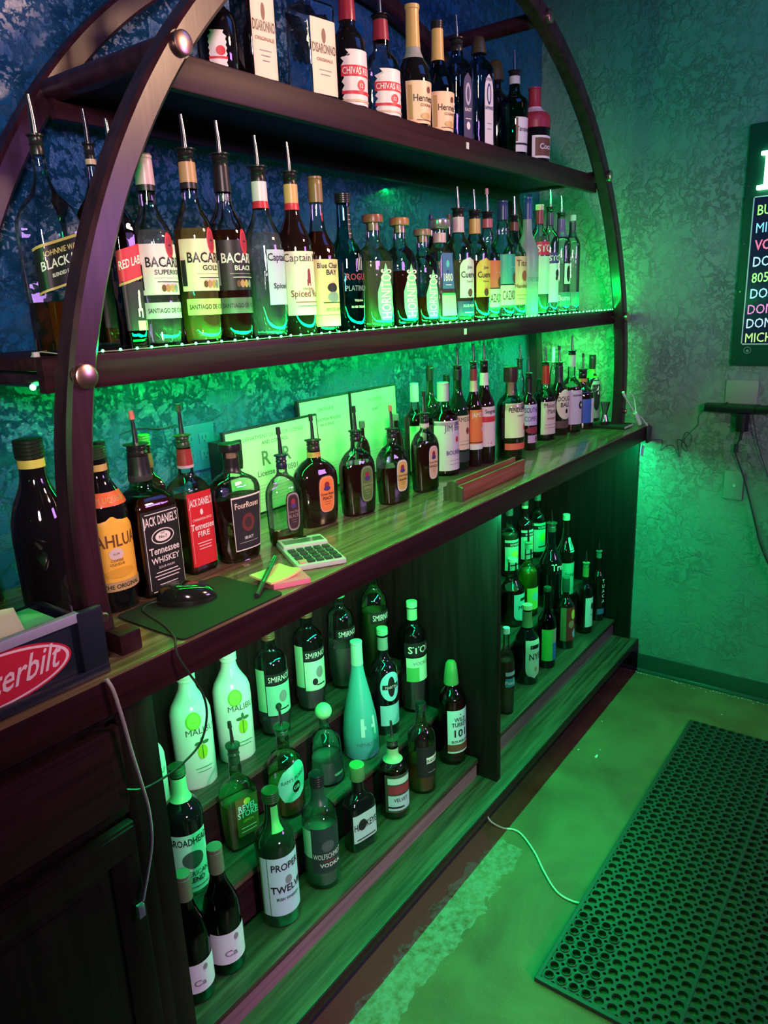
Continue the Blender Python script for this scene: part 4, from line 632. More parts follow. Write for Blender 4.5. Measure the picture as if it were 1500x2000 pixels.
 ('liquor_bottle','bottles on the lower left steps','black vermouth bottle with a round pale label',(1.6706,.3265,.322,.043,.352,22,'bord','black',None,('screw',(.2,.55,.3),.94,None),[(.34,.62,.85,(.25,.65,.75),'oval',[('o',0,.5,.35,.35,c_K),('b',-.8,.42,.8,.58,c_K),('t','MARTINI',0,.44,.1,c_W,.8)],0,0),(.1,.3,.9,(.25,.6,.65),'r',[],0,0)],[(.8,.92,(.2,.3,.25))])),
 ('liquor_bottle','bottles on the lower left steps','white rum bottle with a palm label, mostly hidden by the cabinet side panel',(.8736,.4381,.462,.0477,.272,24,'malibu','white',None,('screw',c_W,.86,None),[(.1,.48,.9,c_W,'x',[('t','MALIBU',0,.95,.14,(.05,.1,.05),.9),('o',0,.55,.28,.16,(.35,.55,.02)),('b',-.03,.4,.03,.7,(.1,.2,.02)),('o',-.2,.75,.2,.04,(.05,.15,.05)),('o',.2,.75,.2,.04,(.05,.15,.05)),('o',0,.82,.08,.06,(.05,.15,.05)),('b',-.5,.2,.5,.215,c_GN),('b',-.4,.12,.4,.135,c_GN)],.25,0),(.5,.645,.38,(.2,.6,.04),'oval',[('o',0,.5,.8,.42,(.35,.85,.1)),('b',-.3,.4,.3,.46,(.25,.6,.1))],-.05,0)],[])),
 ('liquor_bottle','bottles on the lower left steps','opaque white rum bottle with a palm label, nearer of two in full view',(1.0273,.4519,.462,.0517,.3395,24,'malibu','white',None,('screw',c_W,.86,None),[(.1,.48,.9,c_W,'x',[('t','MALIBU',0,.95,.14,(.05,.1,.05),.9),('o',0,.55,.28,.16,(.35,.55,.02)),('b',-.03,.4,.03,.7,(.1,.2,.02)),('o',-.2,.75,.2,.04,(.05,.15,.05)),('o',.2,.75,.2,.04,(.05,.15,.05)),('o',0,.82,.08,.06,(.05,.15,.05)),('b',-.5,.2,.5,.215,c_GN),('b',-.4,.12,.4,.135,c_GN)],.25,0),(.5,.645,.38,(.2,.6,.04),'oval',[('o',0,.5,.8,.42,(.35,.85,.1)),('b',-.3,.4,.3,.46,(.25,.6,.1))],-.05,0)],[])),
 ('liquor_bottle','bottles on the lower left steps','opaque white rum bottle with a palm label, farther from the drawers',(1.1662,.4527,.462,.0508,.334,24,'malibu','white',None,('screw',c_W,.86,None),[(.1,.48,.9,c_W,'x',[('t','MALIBU',0,.95,.14,(.05,.1,.05),.9),('o',0,.55,.28,.16,(.35,.55,.02)),('b',-.03,.4,.03,.7,(.1,.2,.02)),('o',-.2,.75,.2,.04,(.05,.15,.05)),('o',.2,.75,.2,.04,(.05,.15,.05)),('o',0,.82,.08,.06,(.05,.15,.05)),('b',-.5,.2,.5,.215,c_GN),('b',-.4,.12,.4,.135,c_GN)],.25,0),(.5,.645,.38,(.2,.6,.04),'oval',[('o',0,.5,.8,.42,(.35,.85,.1)),('b',-.3,.4,.3,.46,(.25,.6,.1))],-.05,0)],[])),
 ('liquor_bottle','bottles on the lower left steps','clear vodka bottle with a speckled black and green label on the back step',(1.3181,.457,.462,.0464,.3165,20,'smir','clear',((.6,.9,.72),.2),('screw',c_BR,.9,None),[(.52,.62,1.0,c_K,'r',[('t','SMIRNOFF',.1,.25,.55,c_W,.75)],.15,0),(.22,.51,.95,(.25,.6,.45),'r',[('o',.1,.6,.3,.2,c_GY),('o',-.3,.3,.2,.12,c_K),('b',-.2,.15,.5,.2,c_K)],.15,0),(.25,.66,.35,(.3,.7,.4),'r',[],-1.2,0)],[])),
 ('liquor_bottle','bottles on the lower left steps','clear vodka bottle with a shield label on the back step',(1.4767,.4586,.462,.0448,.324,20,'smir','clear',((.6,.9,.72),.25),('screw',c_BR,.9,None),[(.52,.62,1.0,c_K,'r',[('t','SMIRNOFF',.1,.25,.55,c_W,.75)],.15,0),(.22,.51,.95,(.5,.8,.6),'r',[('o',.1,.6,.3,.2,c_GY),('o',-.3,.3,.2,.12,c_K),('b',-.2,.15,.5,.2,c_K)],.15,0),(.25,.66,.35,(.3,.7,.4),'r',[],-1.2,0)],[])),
 ('liquor_bottle','bottles on the lower left steps','clear vodka bottle behind the tip of the frosted turquoise bottle',(1.632,.4607,.462,.0428,.3325,20,'smir','clear',((.6,.9,.72),.42),('screw',c_GN,.9,None),[(.52,.62,1.0,c_K,'r',[('t','SMIRNOFF',.1,.25,.55,c_W,.75)],.15,0)],[])),
 ('liquor_bottle','bottles on the lower left steps','tall green vodka bottle farthest from the drawers on the back step',(1.7403,.4082,.462,.0419,.377,20,'smir','clear',((.3,.6,.2),.6),('screw',c_GN,.9,None),[(.52,.62,1.0,c_K,'r',[('t','SMIRNOFF',.1,.25,.55,c_W,.75)],.15,0)],[])),
 ('liquor_bottle','bottles on the lower left steps','vodka bottle with a black band and bright green-lit label near the divider',(1.8332,.3259,.322,.0436,.382,24,'stoli','clear',((.5,.9,.6),.3),('screw',(.3,.8,.4),.95,None),[(.53,.66,1.25,c_K,'r',[('t','STOLI',.1,.28,.5,c_W,1.05)],0,0),(.3,.52,1.1,(.5,.85,.6),'r',[('t','VODKA',.1,.7,.15,c_GY),('b',-1,0,-.1,.6,(.1,.5,.15))],0,0)],[(.84,.94,(.3,.6,.35))])),  # green light painted into the label, its left block and the cap
 ('liquor_bottle','bottles on the lower right steps','pale pink bottle with blue script, half behind the divider',(2.1612,.1532,.197,.0291,.328,30,'std','clear',((.6,.4,.3),.62),('screw',(.5,.75,.7),.93,None),[(.3,.52,.9,(.05,.3,.45),'x',[('b',-.7,.75,.9,.95,(.4,.5,.6)),('b',-.7,.15,.9,.6,(.05,.35,.45)),('t','Peach',.1,.28,.2,c_W)],0,0)],[])),
 ('liquor_bottle','bottles on the lower right steps','black bottle with an arched cream label and a pale cap',(2.4106,.1927,.197,.0462,.3165,30,'flared','black',None,('screw',(.5,.55,.35),.94,None),[(.08,.58,.8,(.65,.7,.6),'uarch',[('b',-.5,.78,.6,.88,c_K),('t','NYE',.1,.5,.17,c_K,.8),('o',.15,.25,.2,.06,c_GD)],.1,0)],[(.72,.92,(.15,.18,.1))])),
 ('liquor_bottle','bottles on the lower right steps','green bottle with a green and blue label',(2.564,.1806,.197,.0365,.338,24,'wine2','green',None,('screw',(.02,.06,.03),.95,None),[(.1,.5,1.25,(.1,.5,.1),'r',[('b',0,.0,1,.55,(.05,.15,.6)),('b',0,.55,1,1,(.45,.35,.3))],0,0)],[])),
 ('liquor_bottle','bottles on the lower right steps','dark bottle with a red fruit label in the lower right cabinet',(2.7665,.1878,.197,.0384,.311,24,'squatr','dark',None,('cap2',(.03,.12,.08),.8,None),[(.12,.6,1.25,(.35,.03,.03),'r',[('o',.2,.78,.25,.15,c_YL),('b',-1,0,-.5,1,(.25,.2,.1)),('o',.4,.2,.3,.14,(.4,.5,.8)),('o',0,.5,.3,.12,(.6,.2,.15))],0,0)],[])),
 ('liquor_bottle','bottles on the lower right steps','clear brandy bottle with a white label and a pourer, half full of dark liquid',(2.9475,.1735,.197,.0337,.3235,26,'bord','clear',(c_DK,.45),('pour',(.1,.3,.12),.95,None),[(.1,.52,.85,(.65,.75,.8),'r',[('o',.2,.7,.3,.12,c_K),('b',-.2,.4,.6,.43,c_GY)],.2,0)],[(.8,.93,(.15,.3,.1))])),
 ('liquor_bottle','bottles on the lower right steps','dark blue bottle with vertical white letters against the right side panel',(3.1034,.1745,.197,.0306,.3315,24,'bord','dark',None,('pour',(.1,.2,.15),.92,None),[(.2,.62,.35,(.03,.05,.15),'x',[('t','T',0,.85,.12,c_W),('t','U',0,.68,.12,c_W),('t','A',0,.51,.12,c_W),('t','C',0,.34,.12,c_W),('t','A',0,.17,.12,c_W)],.1,0),(.1,.18,.8,(.1,.15,.35),'r',[],0,0)],[])),
 ('liquor_bottle','bottles on the lower right steps','dark bottle with a cyan label edged in white beside the divider',(2.5342,.3187,.36,.0482,.2795,20,'flared','clear',(c_DK,.55),('screw',(.3,.7,.5),.95,None),[(.08,.5,.8,(.15,.6,.55),'uarch',[('b',-.3,.75,.7,.85,c_K),('t','MON',.2,.45,.15,c_K)],.2,0)],[])),
 ('liquor_bottle','bottles on the lower right steps','bottle of bright green liqueur with a pourer',(2.6565,.3093,.36,.0417,.3145,10,'squatr','clear',((.25,.85,.08),.62),('pour',(.05,.4,.2),.93,None),[(.1,.4,1.0,(.2,.6,.1),'r',[('o',0,.6,.5,.2,c_TQ)],0,0)],[])),
 ('liquor_bottle','bottles on the lower right steps','black square-shouldered liqueur bottle with silver script and a pourer',(2.7827,.2644,.36,.0467,.371,20,'flared','black',None,('pour',(.03,.08,.05),.92,None),[(.4,.56,.8,c_K,'x',[('t','Tres',0,.4,.5,c_W)],0,0)],[])),
 ('liquor_bottle','bottles on the lower right steps','blue-black waisted bottle with cyan labels in the lower right cabinet',(2.9379,.2656,.36,.038,.3675,20,'flared','dark',None,('screw',(.3,.6,.4),.93,None),[(.02,.42,1.2,(.1,.6,.4),'r',[('t','Frangelico',.2,.6,.12,(.02,.15,.1),.8)],0,0),(.55,.72,.5,(.2,.7,.55),'r',[('t','f',0,.3,.5,c_K)],.25,0)],[])),
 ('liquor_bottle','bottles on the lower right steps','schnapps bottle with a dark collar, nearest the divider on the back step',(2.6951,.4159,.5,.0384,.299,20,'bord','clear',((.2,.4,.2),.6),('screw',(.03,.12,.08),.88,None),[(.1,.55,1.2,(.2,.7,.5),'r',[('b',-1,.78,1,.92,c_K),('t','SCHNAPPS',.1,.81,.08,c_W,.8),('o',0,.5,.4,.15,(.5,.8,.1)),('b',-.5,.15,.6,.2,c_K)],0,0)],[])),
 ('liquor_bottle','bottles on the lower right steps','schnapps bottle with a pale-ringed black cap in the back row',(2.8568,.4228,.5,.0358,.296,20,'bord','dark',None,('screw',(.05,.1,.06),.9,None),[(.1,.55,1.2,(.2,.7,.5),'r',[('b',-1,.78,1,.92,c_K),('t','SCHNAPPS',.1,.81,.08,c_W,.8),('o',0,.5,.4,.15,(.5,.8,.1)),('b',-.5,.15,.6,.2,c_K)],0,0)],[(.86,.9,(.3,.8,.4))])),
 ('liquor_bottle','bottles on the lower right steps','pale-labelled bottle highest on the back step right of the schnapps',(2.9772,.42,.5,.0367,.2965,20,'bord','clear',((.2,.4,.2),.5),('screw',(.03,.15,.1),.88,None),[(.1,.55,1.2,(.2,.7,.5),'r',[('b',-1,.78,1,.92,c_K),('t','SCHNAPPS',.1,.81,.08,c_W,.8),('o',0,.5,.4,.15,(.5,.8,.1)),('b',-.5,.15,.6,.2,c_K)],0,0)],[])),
]
for name, group, label, row in BOTTLES: bottle(row, name, label, group)

# ------------------------------------------------------------------ string lights along the front edge of the middle shelf
GB = pbr('green_led', (.1, 1, .3), .3, emis=(.05, 1, .22), es=22)
sl = empty('string_lights', (1.9, .14, 1.573), 0, 'string of tiny green fairy lights along the front edge of the middle shelf', 'string lights')
pts = [(.624, .20, 1.527), (.626, .20, 1.55), (.634, .198, 1.579), (.66, .16, 1.5752)]
for i in range(76):
    x = .68 + i * .0312; pts.append((x, .1285 + .002 * math.sin(i * 1.7), 1.5752 + .0006 * (i % 2)))
w_ = MB(); w_.tube(spline(pts, 3), .0009, ink((.25, .3, .25), .4), 5); w_.build('wire', sl, loc=(-1.9, -.14, -1.573))
bm_ = MB(); bm_.lathe([(.0006, -.0022), (.0018, -.0015), (.0023, 0), (.0018, .0015), (.0006, .0022)], GB, 8)
b0 = bm_.build('bulb', sl); b0.location = (.624 - 1.9, .199 - .14, 1.526 - 1.573); b0.scale = (2.2, 2.2, 2.2)
for i in range(76):
    c = b0.copy(); COL.objects.link(c); c.parent = sl; c.scale = (1, 1, 1); c.location = (.68 + i * .0312 - 1.9, .1272 + .002 * math.sin(i * 1.7) - .14, 1.5768 - 1.573)
tape = MB().box(.630, .640, .192, .197, 1.53, 1.580, ink((.45, .42, .45)), 0); tag(tape.build('tape_strip'), 'grey tape strip holding the light string at the left shelf end', 'tape')

# ------------------------------------------------------------------ LED tapes (the fittings that carry the green light)
for nm, a, lb_ in (('led_tape', (.70, 2.95, .270, .278, 1.5495, 1.5525), 'thin led tape stuck beneath the middle shelf'), ('led_tape', (.66, 3.13, .0215, .029, 1.0375, 1.0400), 'thin led tape stuck beneath the front of the worktop')):
    tag(MB().box(*a, pbr('led_tape_green', (.2, .9, .4), .4, emis=GRN, es=1.5), 0).build(nm), lb_, 'led tape')

# ------------------------------------------------------------------ mouse pad, mouse, calculator, notes, pen
ZC = 1.103
def slab(name, poly, z0, z1, m, par=None, bev=0):
    n = len(poly); V = [(x, y, z0) for x, y in poly] + [(x, y, z1) for x, y in poly]
    F = [tuple(range(n - 1, -1, -1)), tuple(range(n, 2 * n))] + [(i, (i + 1) % n, n + (i + 1) % n, n + i) for i in range(n)]
    return MB().add(V, F, m)
def round_poly(poly, r, k=5):
    out = []; n = len(poly)
    for i in range(n):
        p = Vector(poly[i]); a = Vector(poly[i - 1]); b = Vector(poly[(i + 1) % n]); d1 = (a - p).normalized(); d2 = (b - p).normalized(); p1 = p + d1 * r; p2 = p + d2 * r
        for j in range(k + 1):
            t = j / k; out.append(tuple((p1 * (1 - t) + p * t) * (1 - t) + (p * (1 - t) + p2 * t) * t))
    return out
pad = round_poly([(.703, .002), (.946, .002), (.946, .192), (.703, .192)], .014)
tag(slab('p', pad, ZC + .0005, ZC + .0035, MATTE).build('mouse_pad', smooth=False), 'thin dark green-lit rectangular mouse pad on the near end of the worktop', 'mouse pad')
ms = empty('computer_mouse', (.822, .136, ZC + .0035), math.radians(-40), 'black shiny wired computer mouse resting on the mouse pad', 'mouse')
V = []; F = []; nu, nv = 28, 12
for i in range(nv + 1):
    t = i / nv * PI / 2
    for j in range(nu):
        a = j / nu * 2 * PI; x = .056 * math.cos(a); y = .031 * math.sin(a) * (1 - .10 * math.cos(a * 2)); k = math.cos(t) ** .6 if i < nv else .02
        V.append((x * k, y * k, .002 + .034 * math.sin(t) * (1 - .25 * (x * k) / .056) if i else .0))
for i in range(nv):
    for j in range(nu): F.append((i * nu + j, i * nu + (j + 1) % nu, (i + 1) * nu + (j + 1) % nu, (i + 1) * nu + j))
F += [tuple(range(nu - 1, -1, -1)), tuple(nv * nu + j for j in range(nu))]
MB().add(V, F, pbr('mouse_gloss', (.012, .013, .012), .12, coat=.6)).build('shell', ms, ang=60)
whl = MB(); whl.tube([(.030, -.003, .030), (.030, .003, .030)], .007, RUB, 16); whl.build('scroll_wheel', ms)
cab = [(.786, .172, 1.111), (.770, .182, 1.108), (.748, .172, 1.107), (.738, .145, 1.1075), (.722, .075, 1.1075), (.700, .020, 1.1075), (.684, -.002, 1.107), (.680, -.010, 1.09), (.693, -.016, 1.055), (.713, -.02, 1.008), (.716, -.02, .964), (.697, -.02, .923), (.659, -.018, .904), (.616, -.014, .896), (.582, -.010, .897), (.557, -.0062, .909)]
tag(MB().tube(spline(cab, 6), .0021, pbr('dark_cable', (.03, .04, .035), .4), 7).build('mouse_cable'), 'thin dark mouse cable hanging in a loop over the worktop edge', 'cable')
cord = [(.552, -.006, 1.106), (.557, -.012, 1.085), (.564, -.013, 1.037), (.571, -.013, .975), (.580, -.013, .91), (.586, -.013, .857), (.584, -.012, .80), (.570, -.011, .749), (.553, -.010, .701)]
pc = empty('phone_cord', (.552, -.01, .69), 0, 'pale grey telephone cord hanging down the drawer front, clear plug at its end', 'cord')
MB().tube(spline(cord, 6), .0030, GREYP, 8).build('cord', pc, loc=(-.552, .01, -.69))
MB().box(.5415, .5535, -.014, -.0062, .674, .698, pbr('clear_plug', (.5, .75, .72), .15, trans=.5), .001).build('plug', pc, loc=(-.552, .01, -.69)).data.materials[0].name = 'clear_plug'
def frame2(o, u, n, loc):  # rows: local x axis u, local y axis n (2D)
    ang = math.atan2(u[1], u[0]); o.location = loc; o.rotation_euler = (0, 0, ang)
ca = empty('calculator', (1.143, .112, ZC + .001), math.radians(-31), 'pale desk calculator with dark keys and a wide display beside the sticky notes', 'calculator')
cb = MB(); cb.box(-.054, .054, -.088, .088, 0, .012, pbr('calculator_case', (.55, .60, .56), .35), .003); cb.box(-.052, .052, .028, .086, .009, .020, pbr('calculator_case2', (.55, .60, .56), .35), .004)
cb.build('case', ca); MB().box(-.046, .046, .038, .066, .0195, .0206, pbr('lcd', (.10, .16, .12), .15), 0).build('display', ca); MB().box(-.016, .016, .072, .081, .0195, .0204, pbr('solar_cell', (.03, .01, .015), .2), 0).build('solar_panel', ca)
for r in range(4):
    for c in range(5):
        kc = ink((.65, .35, .25)) if (r == 0 and c == 0) else ink((.03, .04, .04), .4)
        MB().box(-.047 + c * .0195, -.047 + c * .0195 + .0155, -.080 + r * .026, -.080 + r * .026 + .017, .0115, .0165, kc, .0012).build('key', ca)
pk = MB().box(-.038, .038, -.038, .038, 0, .011, pbr('pink_paper', (.85, .22, .32), .7), .0005).build('sticky_note_pad'); pk.location = (1.002, .050, ZC + .0005); pk.rotation_euler = (0, 0, math.radians(-28)); tag(pk, 'block of pink sticky notes under the yellow ones', 'sticky notes')
yl = MB(); V = []; F = []
for i in range(9):
    for j in range(3):
        x = -.038 + .0095 * i; V.append((x, -.036 + .036 * j, .010 * max(0, (x + .01) / .05) ** 2 * (1 if j == 0 else .4)))
F = [(i * 3 + j, (i + 1) * 3 + j, (i + 1) * 3 + j + 1, i * 3 + j + 1) for i in range(8) for j in range(2)]
yl.add(V + [(a, b, c + .004) for a, b, c in V], [tuple(reversed(f)) for f in F] + [tuple(q + 27 for q in f) for f in F] + [(i * 3, i * 3 + 27, i * 3 + 30, i * 3 + 3) for i in range(8)] + [(i * 3 + 2, i * 3 + 5, i * 3 + 32, i * 3 + 29) for i in range(8)] + [(0, 1, 28, 27), (1, 2, 29, 28), (24, 51, 52, 25), (25, 52, 53, 26)], pbr('yellow_paper', (.85, .68, .30), .7))
yo = yl.build('sticky_note_pad', ang=60); yo.location = (.990, .068, ZC + .0117); yo.rotation_euler = (0, 0, math.radians(-8)); tag(yo, 'pad of yellow sticky notes, top one, under the green pen', 'sticky notes')
pn = empty('ballpoint_pen', (.955, .065, ZC + .020), 0, 'dark green ballpoint pen lying across the sticky notes', 'pen')
a_, b_ = Vector((.900, .030, ZC + .0068)), Vector((1.030, .105, ZC + .0330))
def lp(t): return tuple(a_ + (b_ - a_) * t - Vector((.955, .065, ZC + .020)))
MB().tube([lp(.02), lp(.98)], .0052, pbr('pen_green', (.02, .09, .04), .2, coat=.5), 14).build('barrel', pn); MB().tube([lp(.0), lp(.3)], .0058, RUB, 14).build('grip', pn)
MB().tube([lp(.6) [:2] + (lp(.6)[2] + .007,), lp(.95)[:2] + (lp(.95)[2] + .0065,)], .0014, METAL, 8).build('clip', pn)

# ------------------------------------------------------------------ little wooden rail tray
wt_ = empty('wooden_tray', (1.87, .082, ZC + .0005), math.radians(0), 'long low reddish wooden tray with a shaped end piece at the worktop edge', 'tray')
MB().box(-.17, .22, -.026, -.018, 0, .044, REDW, .001).build('front_rail', wt_); MB().box(-.17, .22, .006, .014, .004, .048, REDW, .001).build('back_rail', wt_); MB().box(-.17, .22, -.018, .006, .002, .008, REDW, 0).build('bottom', wt_)
ep = [(-.030, 0), (.030, 0), (.030, .036), (.020, .040), (.016, .052), (0, .056), (-.010, .052), (-.014, .044), (-.030, .038)]
n = len(ep); V = [(-.178, y - .004, z) for y, z in ep] + [(-.170, y - .004, z) for y, z in ep]
MB().add(V, [tuple(range(n)), tuple(range(2 * n - 1, n - 1, -1))] + [(i, n + i, n + (i + 1) % n, (i + 1) % n) for i in range(n)], wood('green_grey_wood', (.05, .05, .03), (.10, .10, .06), 'z')).build('end_piece', wt_, smooth=False)

# ------------------------------------------------------------------ jigger and black tray at the far end
jg = MB(); jg.lathe([(.0195, 0), (.0185, .002), (.0105, .034), (.0095, .040), (.0105, .046), (.0215, .088), (.0225, .090), (.0205, .089)], METAL, 28, c=(3.035, .150, ZC + .0125))
tag(jg.build('jigger', ang=30), 'shiny steel jigger standing at the far right end of the worktop', 'jigger')
bt_ = MB(); bt_.box(2.975, 3.085, .045, .19, ZC + .0005, ZC + .012, MATTE, .002)
for i in range(14): bt_.box(2.978 + i * .0075, 2.983 + i * .0075, .0442, .0452, ZC + .003, ZC + .0105, WHITEP, 0)
tag(bt_.build('ribbed_mat'), 'small black bar mat with a white notched edge under the steel jigger', 'bar mat')

# ------------------------------------------------------------------ certificates leaning on the wall, outlets, adapter
PAP = pbr('certificate_paper', (.50, .55, .46), .35, coat=.2)
def cert(x0, x1, h, y, lab, lines, lean=.05):
    o = empty('framed_certificate', ((x0 + x1) / 2, y, ZC + .0008), 0, lab, 'framed certificate', 'framed licences against the back wall'); wd = (x1 - x0) / 2
    o.rotation_euler = (-lean, 0, 0)
    MB().box(-wd, wd, 0, .012, 0, h, BLACKP, .002).build('frame', o)
    pm = MB(); pm.box(-wd + .006, wd - .006, -.0012, .0005, .006, h - .006, PAP, 0)
    for t, cx, cz, hh, xs in lines:
        V, F = text_mesh(t)
        if V: pm.add([(cx + a * hh * xs, -.0016, cz + b * hh) for a, b in V], F, ink((.10, .14, .11)))
    for i in range(6): pm.box(-wd + .03, wd - .03 - .02 * (i % 3), -.0015, -.0012, .03 + i * .009, .0312 + i * .009, ink((.28, .36, .28)), 0)
    pm.build('paper', o, smooth=False)
cert(1.235, 1.590, .235, .455, 'black framed liquor licence in large letters, nearest the outlets', [('DEPARTMENT OF LIQUOR LICENSES', 0, .200, .011, .95), ('AND CONTROL', 0, .183, .010, 1), ('R   R', .0, .128, .040, 1), ('License 07070501', 0, .100, .016, 1)])
cert(1.535, 1.765, .275, .478, 'black framed certificate with a round seal, left of a pair', [('CERTIFICATE', 0, .235, .009, 1), ('TRANSACTION PRIVILEGE', 0, .205, .009, .9), ('TAX LICENSE', 0, .190, .008, 1)], .03)
cert(1.768, 2.010, .275, .478, 'black framed certificate with a star corner mark, right of a pair', [('STATE PERMIT', 0, .235, .009, 1), ('ISSUED', 0, .205, .008, 1)], .03)
def outlet_plate(x, z, lab):
    o = empty('outlet_plate', (x, WY - .0005, z), 0, lab, 'outlet'); MB().box(-.058, .058, -.006, 0, -.058, .058, pbr('painted_plate', (.012, .12, .30), .35), .002).build('plate', o)
    for sx in (-.023, .023):
        for sz in (-.021, .021):
            q = MB(); q.box(sx - .015, sx + .015, -.0085, -.0055, sz - .013, sz + .013, ink((.014, .13, .32)), .001)
            for d in (-.0055, .0055): q.box(sx + d - .0012, sx + d + .0012, -.0089, -.0084, sz - .001, sz + .007, ink((.01, .03, .05)), 0)
            q.box(sx - .002, sx + .002, -.0089, -.0084, sz - .009, sz - .005, ink((.01, .03, .05)), 0); q.build('socket', o)
    return o
outlet_plate(1.190, 1.305, 'blue painted double outlet plate on the back wall beside the black adapter')
ad = empty('power_adapter', (1.255, WY - .0095, 1.262), 0, 'black boxy power adapter plugged into the back wall outlet', 'power adapter')
MB().box(-.034, .036, -.05, 0, -.055, .052, BLACKP, .004).build('case', ad); MB().tube([(.0, -.03, -.055), (.0, -.03, -.075)], .004, RUB, 8).build('strain_relief', ad)
tag(MB().tube(spline([(.98, WY - .003, 1.372), (1.03, WY - .004, 1.378), (1.09, WY - .004, 1.368), (1.13, WY - .012, 1.372)], 5), .0014, RUB, 6).build('thin_wire'), 'short thin black wire on the back wall left of the outlet plate', 'wire')

# ------------------------------------------------------------------ black caddy with the red oval sign
cx_ = .30
cd_ = empty('bar_caddy', (cx_, .013, ZC + .0008), 0, 'black plastic caddy with a red oval sign at the near end of the worktop', 'caddy')
DBL = pbr('dark_navy_plastic', (.012, .016, .032), .35)
m = MB(); m.box(-.30, .274, .010, .022, 0, .102, DBL, .002); m.box(-.30, .274, 0, .012, 0, .016, DBL, .003); m.box(.232, .274, .0, .012, .014, .110, DBL, .004); m.box(.262, .274, .008, .180, 0, .080, DBL, .003)
m.box(-.30, .274, .170, .182, 0, .078, DBL, .003); m.box(-.30, .265, .02, .172, .060, .070, DBL, 0); m.build('body', cd_)
MB().box(-.30, .238, .0015, .014, .0955, .110, pbr('lilac_metal_rail', (.42, .40, .62), .3, .3), .0015).build('front_rail', cd_)
sg = MB(); NO = 64
def oval(a, b, y, m_, cxx=.092, czz=.053):
    V = [(cxx + a * math.cos(i / NO * 2 * PI), y, czz + b * math.sin(i / NO * 2 * PI)) for i in range(NO)]; sg.add(V + [(p[0], y + .001, p[2]) for p in V], [tuple(range(NO)), ] + [(i, NO + i, NO + (i + 1) % NO, (i + 1) % NO) for i in range(NO)], m_)
SR = pbr('sign_red', (.55, .02, .06), .4); SW = pbr('sign_white', (.80, .62, .74), .4)
oval(.128, .0415, .0088, SR); oval(.1245, .0385, .0084, SW); oval(.1195, .0350, .0080, SR)
V, F = text_mesh('Peterbilt', .012); hh = .040; sg.add([(.134 + (a * .74 + (b - .4) * .34) * hh, .0076, .036 + b * hh + a * hh * .06) for a, b in V], F, SW)
sg.build('oval_sign', cd_, smooth=False)
pt = MB().box(.10, .245, .03, .165, .0775, .079, pbr('green_lit_sheet', (.15, .8, .35), .2), 0).build('plastic_tray', cd_)  # green light on the tray is put into the sheet colour
ps = [((.03, .055), .20, .35), ((.07, .10), -.25, .2)]
for i, ((px, py), rz, tl) in enumerate(ps):
    V = [(-.06, -.045, 0), (.06, -.045, .004), (.065, .045, .012), (-.06, .05, .02)]
    P_ = MB().add(V + [(a, b, c + .0006) for a, b, c in V], [(3, 2, 1, 0), (4, 5, 6, 7), (0, 1, 5, 4), (1, 2, 6, 5), (2, 3, 7, 6), (3, 0, 4, 7)], pbr('crumpled_paper', (.72, .74, .62), .7)).build('paper_slip')
    P_.location = (cx_ + px + .06, .013 + py, ZC + .083 + i * .006); P_.rotation_euler = (.05, 0, rz); tag(P_, ('crumpled pale paper slip lying in the caddy, lower one' if i == 0 else 'curled white paper slip on top in the caddy'), 'paper')

# ------------------------------------------------------------------ things on the right wall
X = WX - .001
bd = empty('menu_board', (X, -.56, 1.775), 0, 'dark green menu board with glowing sign and handwritten drink list', 'menu board')
BG_ = pbr('board_green', (.008, .06, .045), .35); MB().box(-.018, 0, -.27, .262, -.425, .425, BG_, .006).build('frame', bd)
MB().box(-.0195, -.017, -.26, .229, -.345, .180, pbr('black_marker_panel', (.02, .018, .07), .15), 0).build('writing_panel', bd)
ol = MB()
for a in ((-.0215, -.0195, .226, .230, -.345, .180), (-.0215, -.0195, -.26, .230, .176, .180), (-.0215, -.0195, -.26, .230, -.345, -.341)): ol.box(*a, ink((.75, .78, .8)), 0)
ol.build('panel_outline', bd)
def wtxt(t, y, z, h, col, xs=.80, em=.75):
    V, F = text_mesh(t, .006); wd = max(a for a, b in V) * h * xs
    return MB().add([(-.0222, y - (a * h * xs + wd), z + b * h + a * h * .04) for a, b in V], F, pbr('marker', col, .5, emis=tuple(q ** 1.6 for q in col), es=em)).build('writing', bd, smooth=False)
for t, z, c in (('BUD LIGHT', .135, (.6, 1, .35)), ('MILLER', .072, (.45, .8, 1)), ('VODKA', .013, (1, .25, .45)), ('DOS XX', -.045, (.7, .9, 1)), ('805', -.104, (.6, 1, .4)), ('DOS', -.160, (.6, .85, 1)), ('DOMESTIC', -.214, (1, .35, .75)), ('DOMESTIC', -.265, (.75, .85, 1)), ('MICHELOB', -.318, (.75, 1, .4))):
    wtxt(t, .212 if z > -.2 else .216, z - .015, .036, c)
V, F = text_mesh('e', .05); bm2 = MB(); bm2.add([(-.0222, .205 - a * .016, -.372 + b * .013) for a, b in V], F, ink((.3, .34, .33))); bm2.add([(-.0221, .205 + .013 * math.cos(i / 24 * 2 * PI), -.366 + .013 * math.sin(i / 24 * 2 * PI)) for i in range(24)] + [(-.0221, .205 + .011 * math.cos(i / 24 * 2 * PI), -.366 + .011 * math.sin(i / 24 * 2 * PI)) for i in range(24)], [(i, (i + 1) % 24, 24 + (i + 1) % 24, 24 + i) for i in range(24)], ink((.3, .34, .33))); bm2.build('round_mark', bd, smooth=False)
for z in (.40, .22, .02, -.15, -.40): MB().box(-.0195, -.017, .246, .252, z - .003, z + .003, METAL, 0).build('screw', bd)
ng = MB(); NE = pbr('glowing_letter', (.8, 1, .85), .4, emis=(.35, 1, .55), es=9)
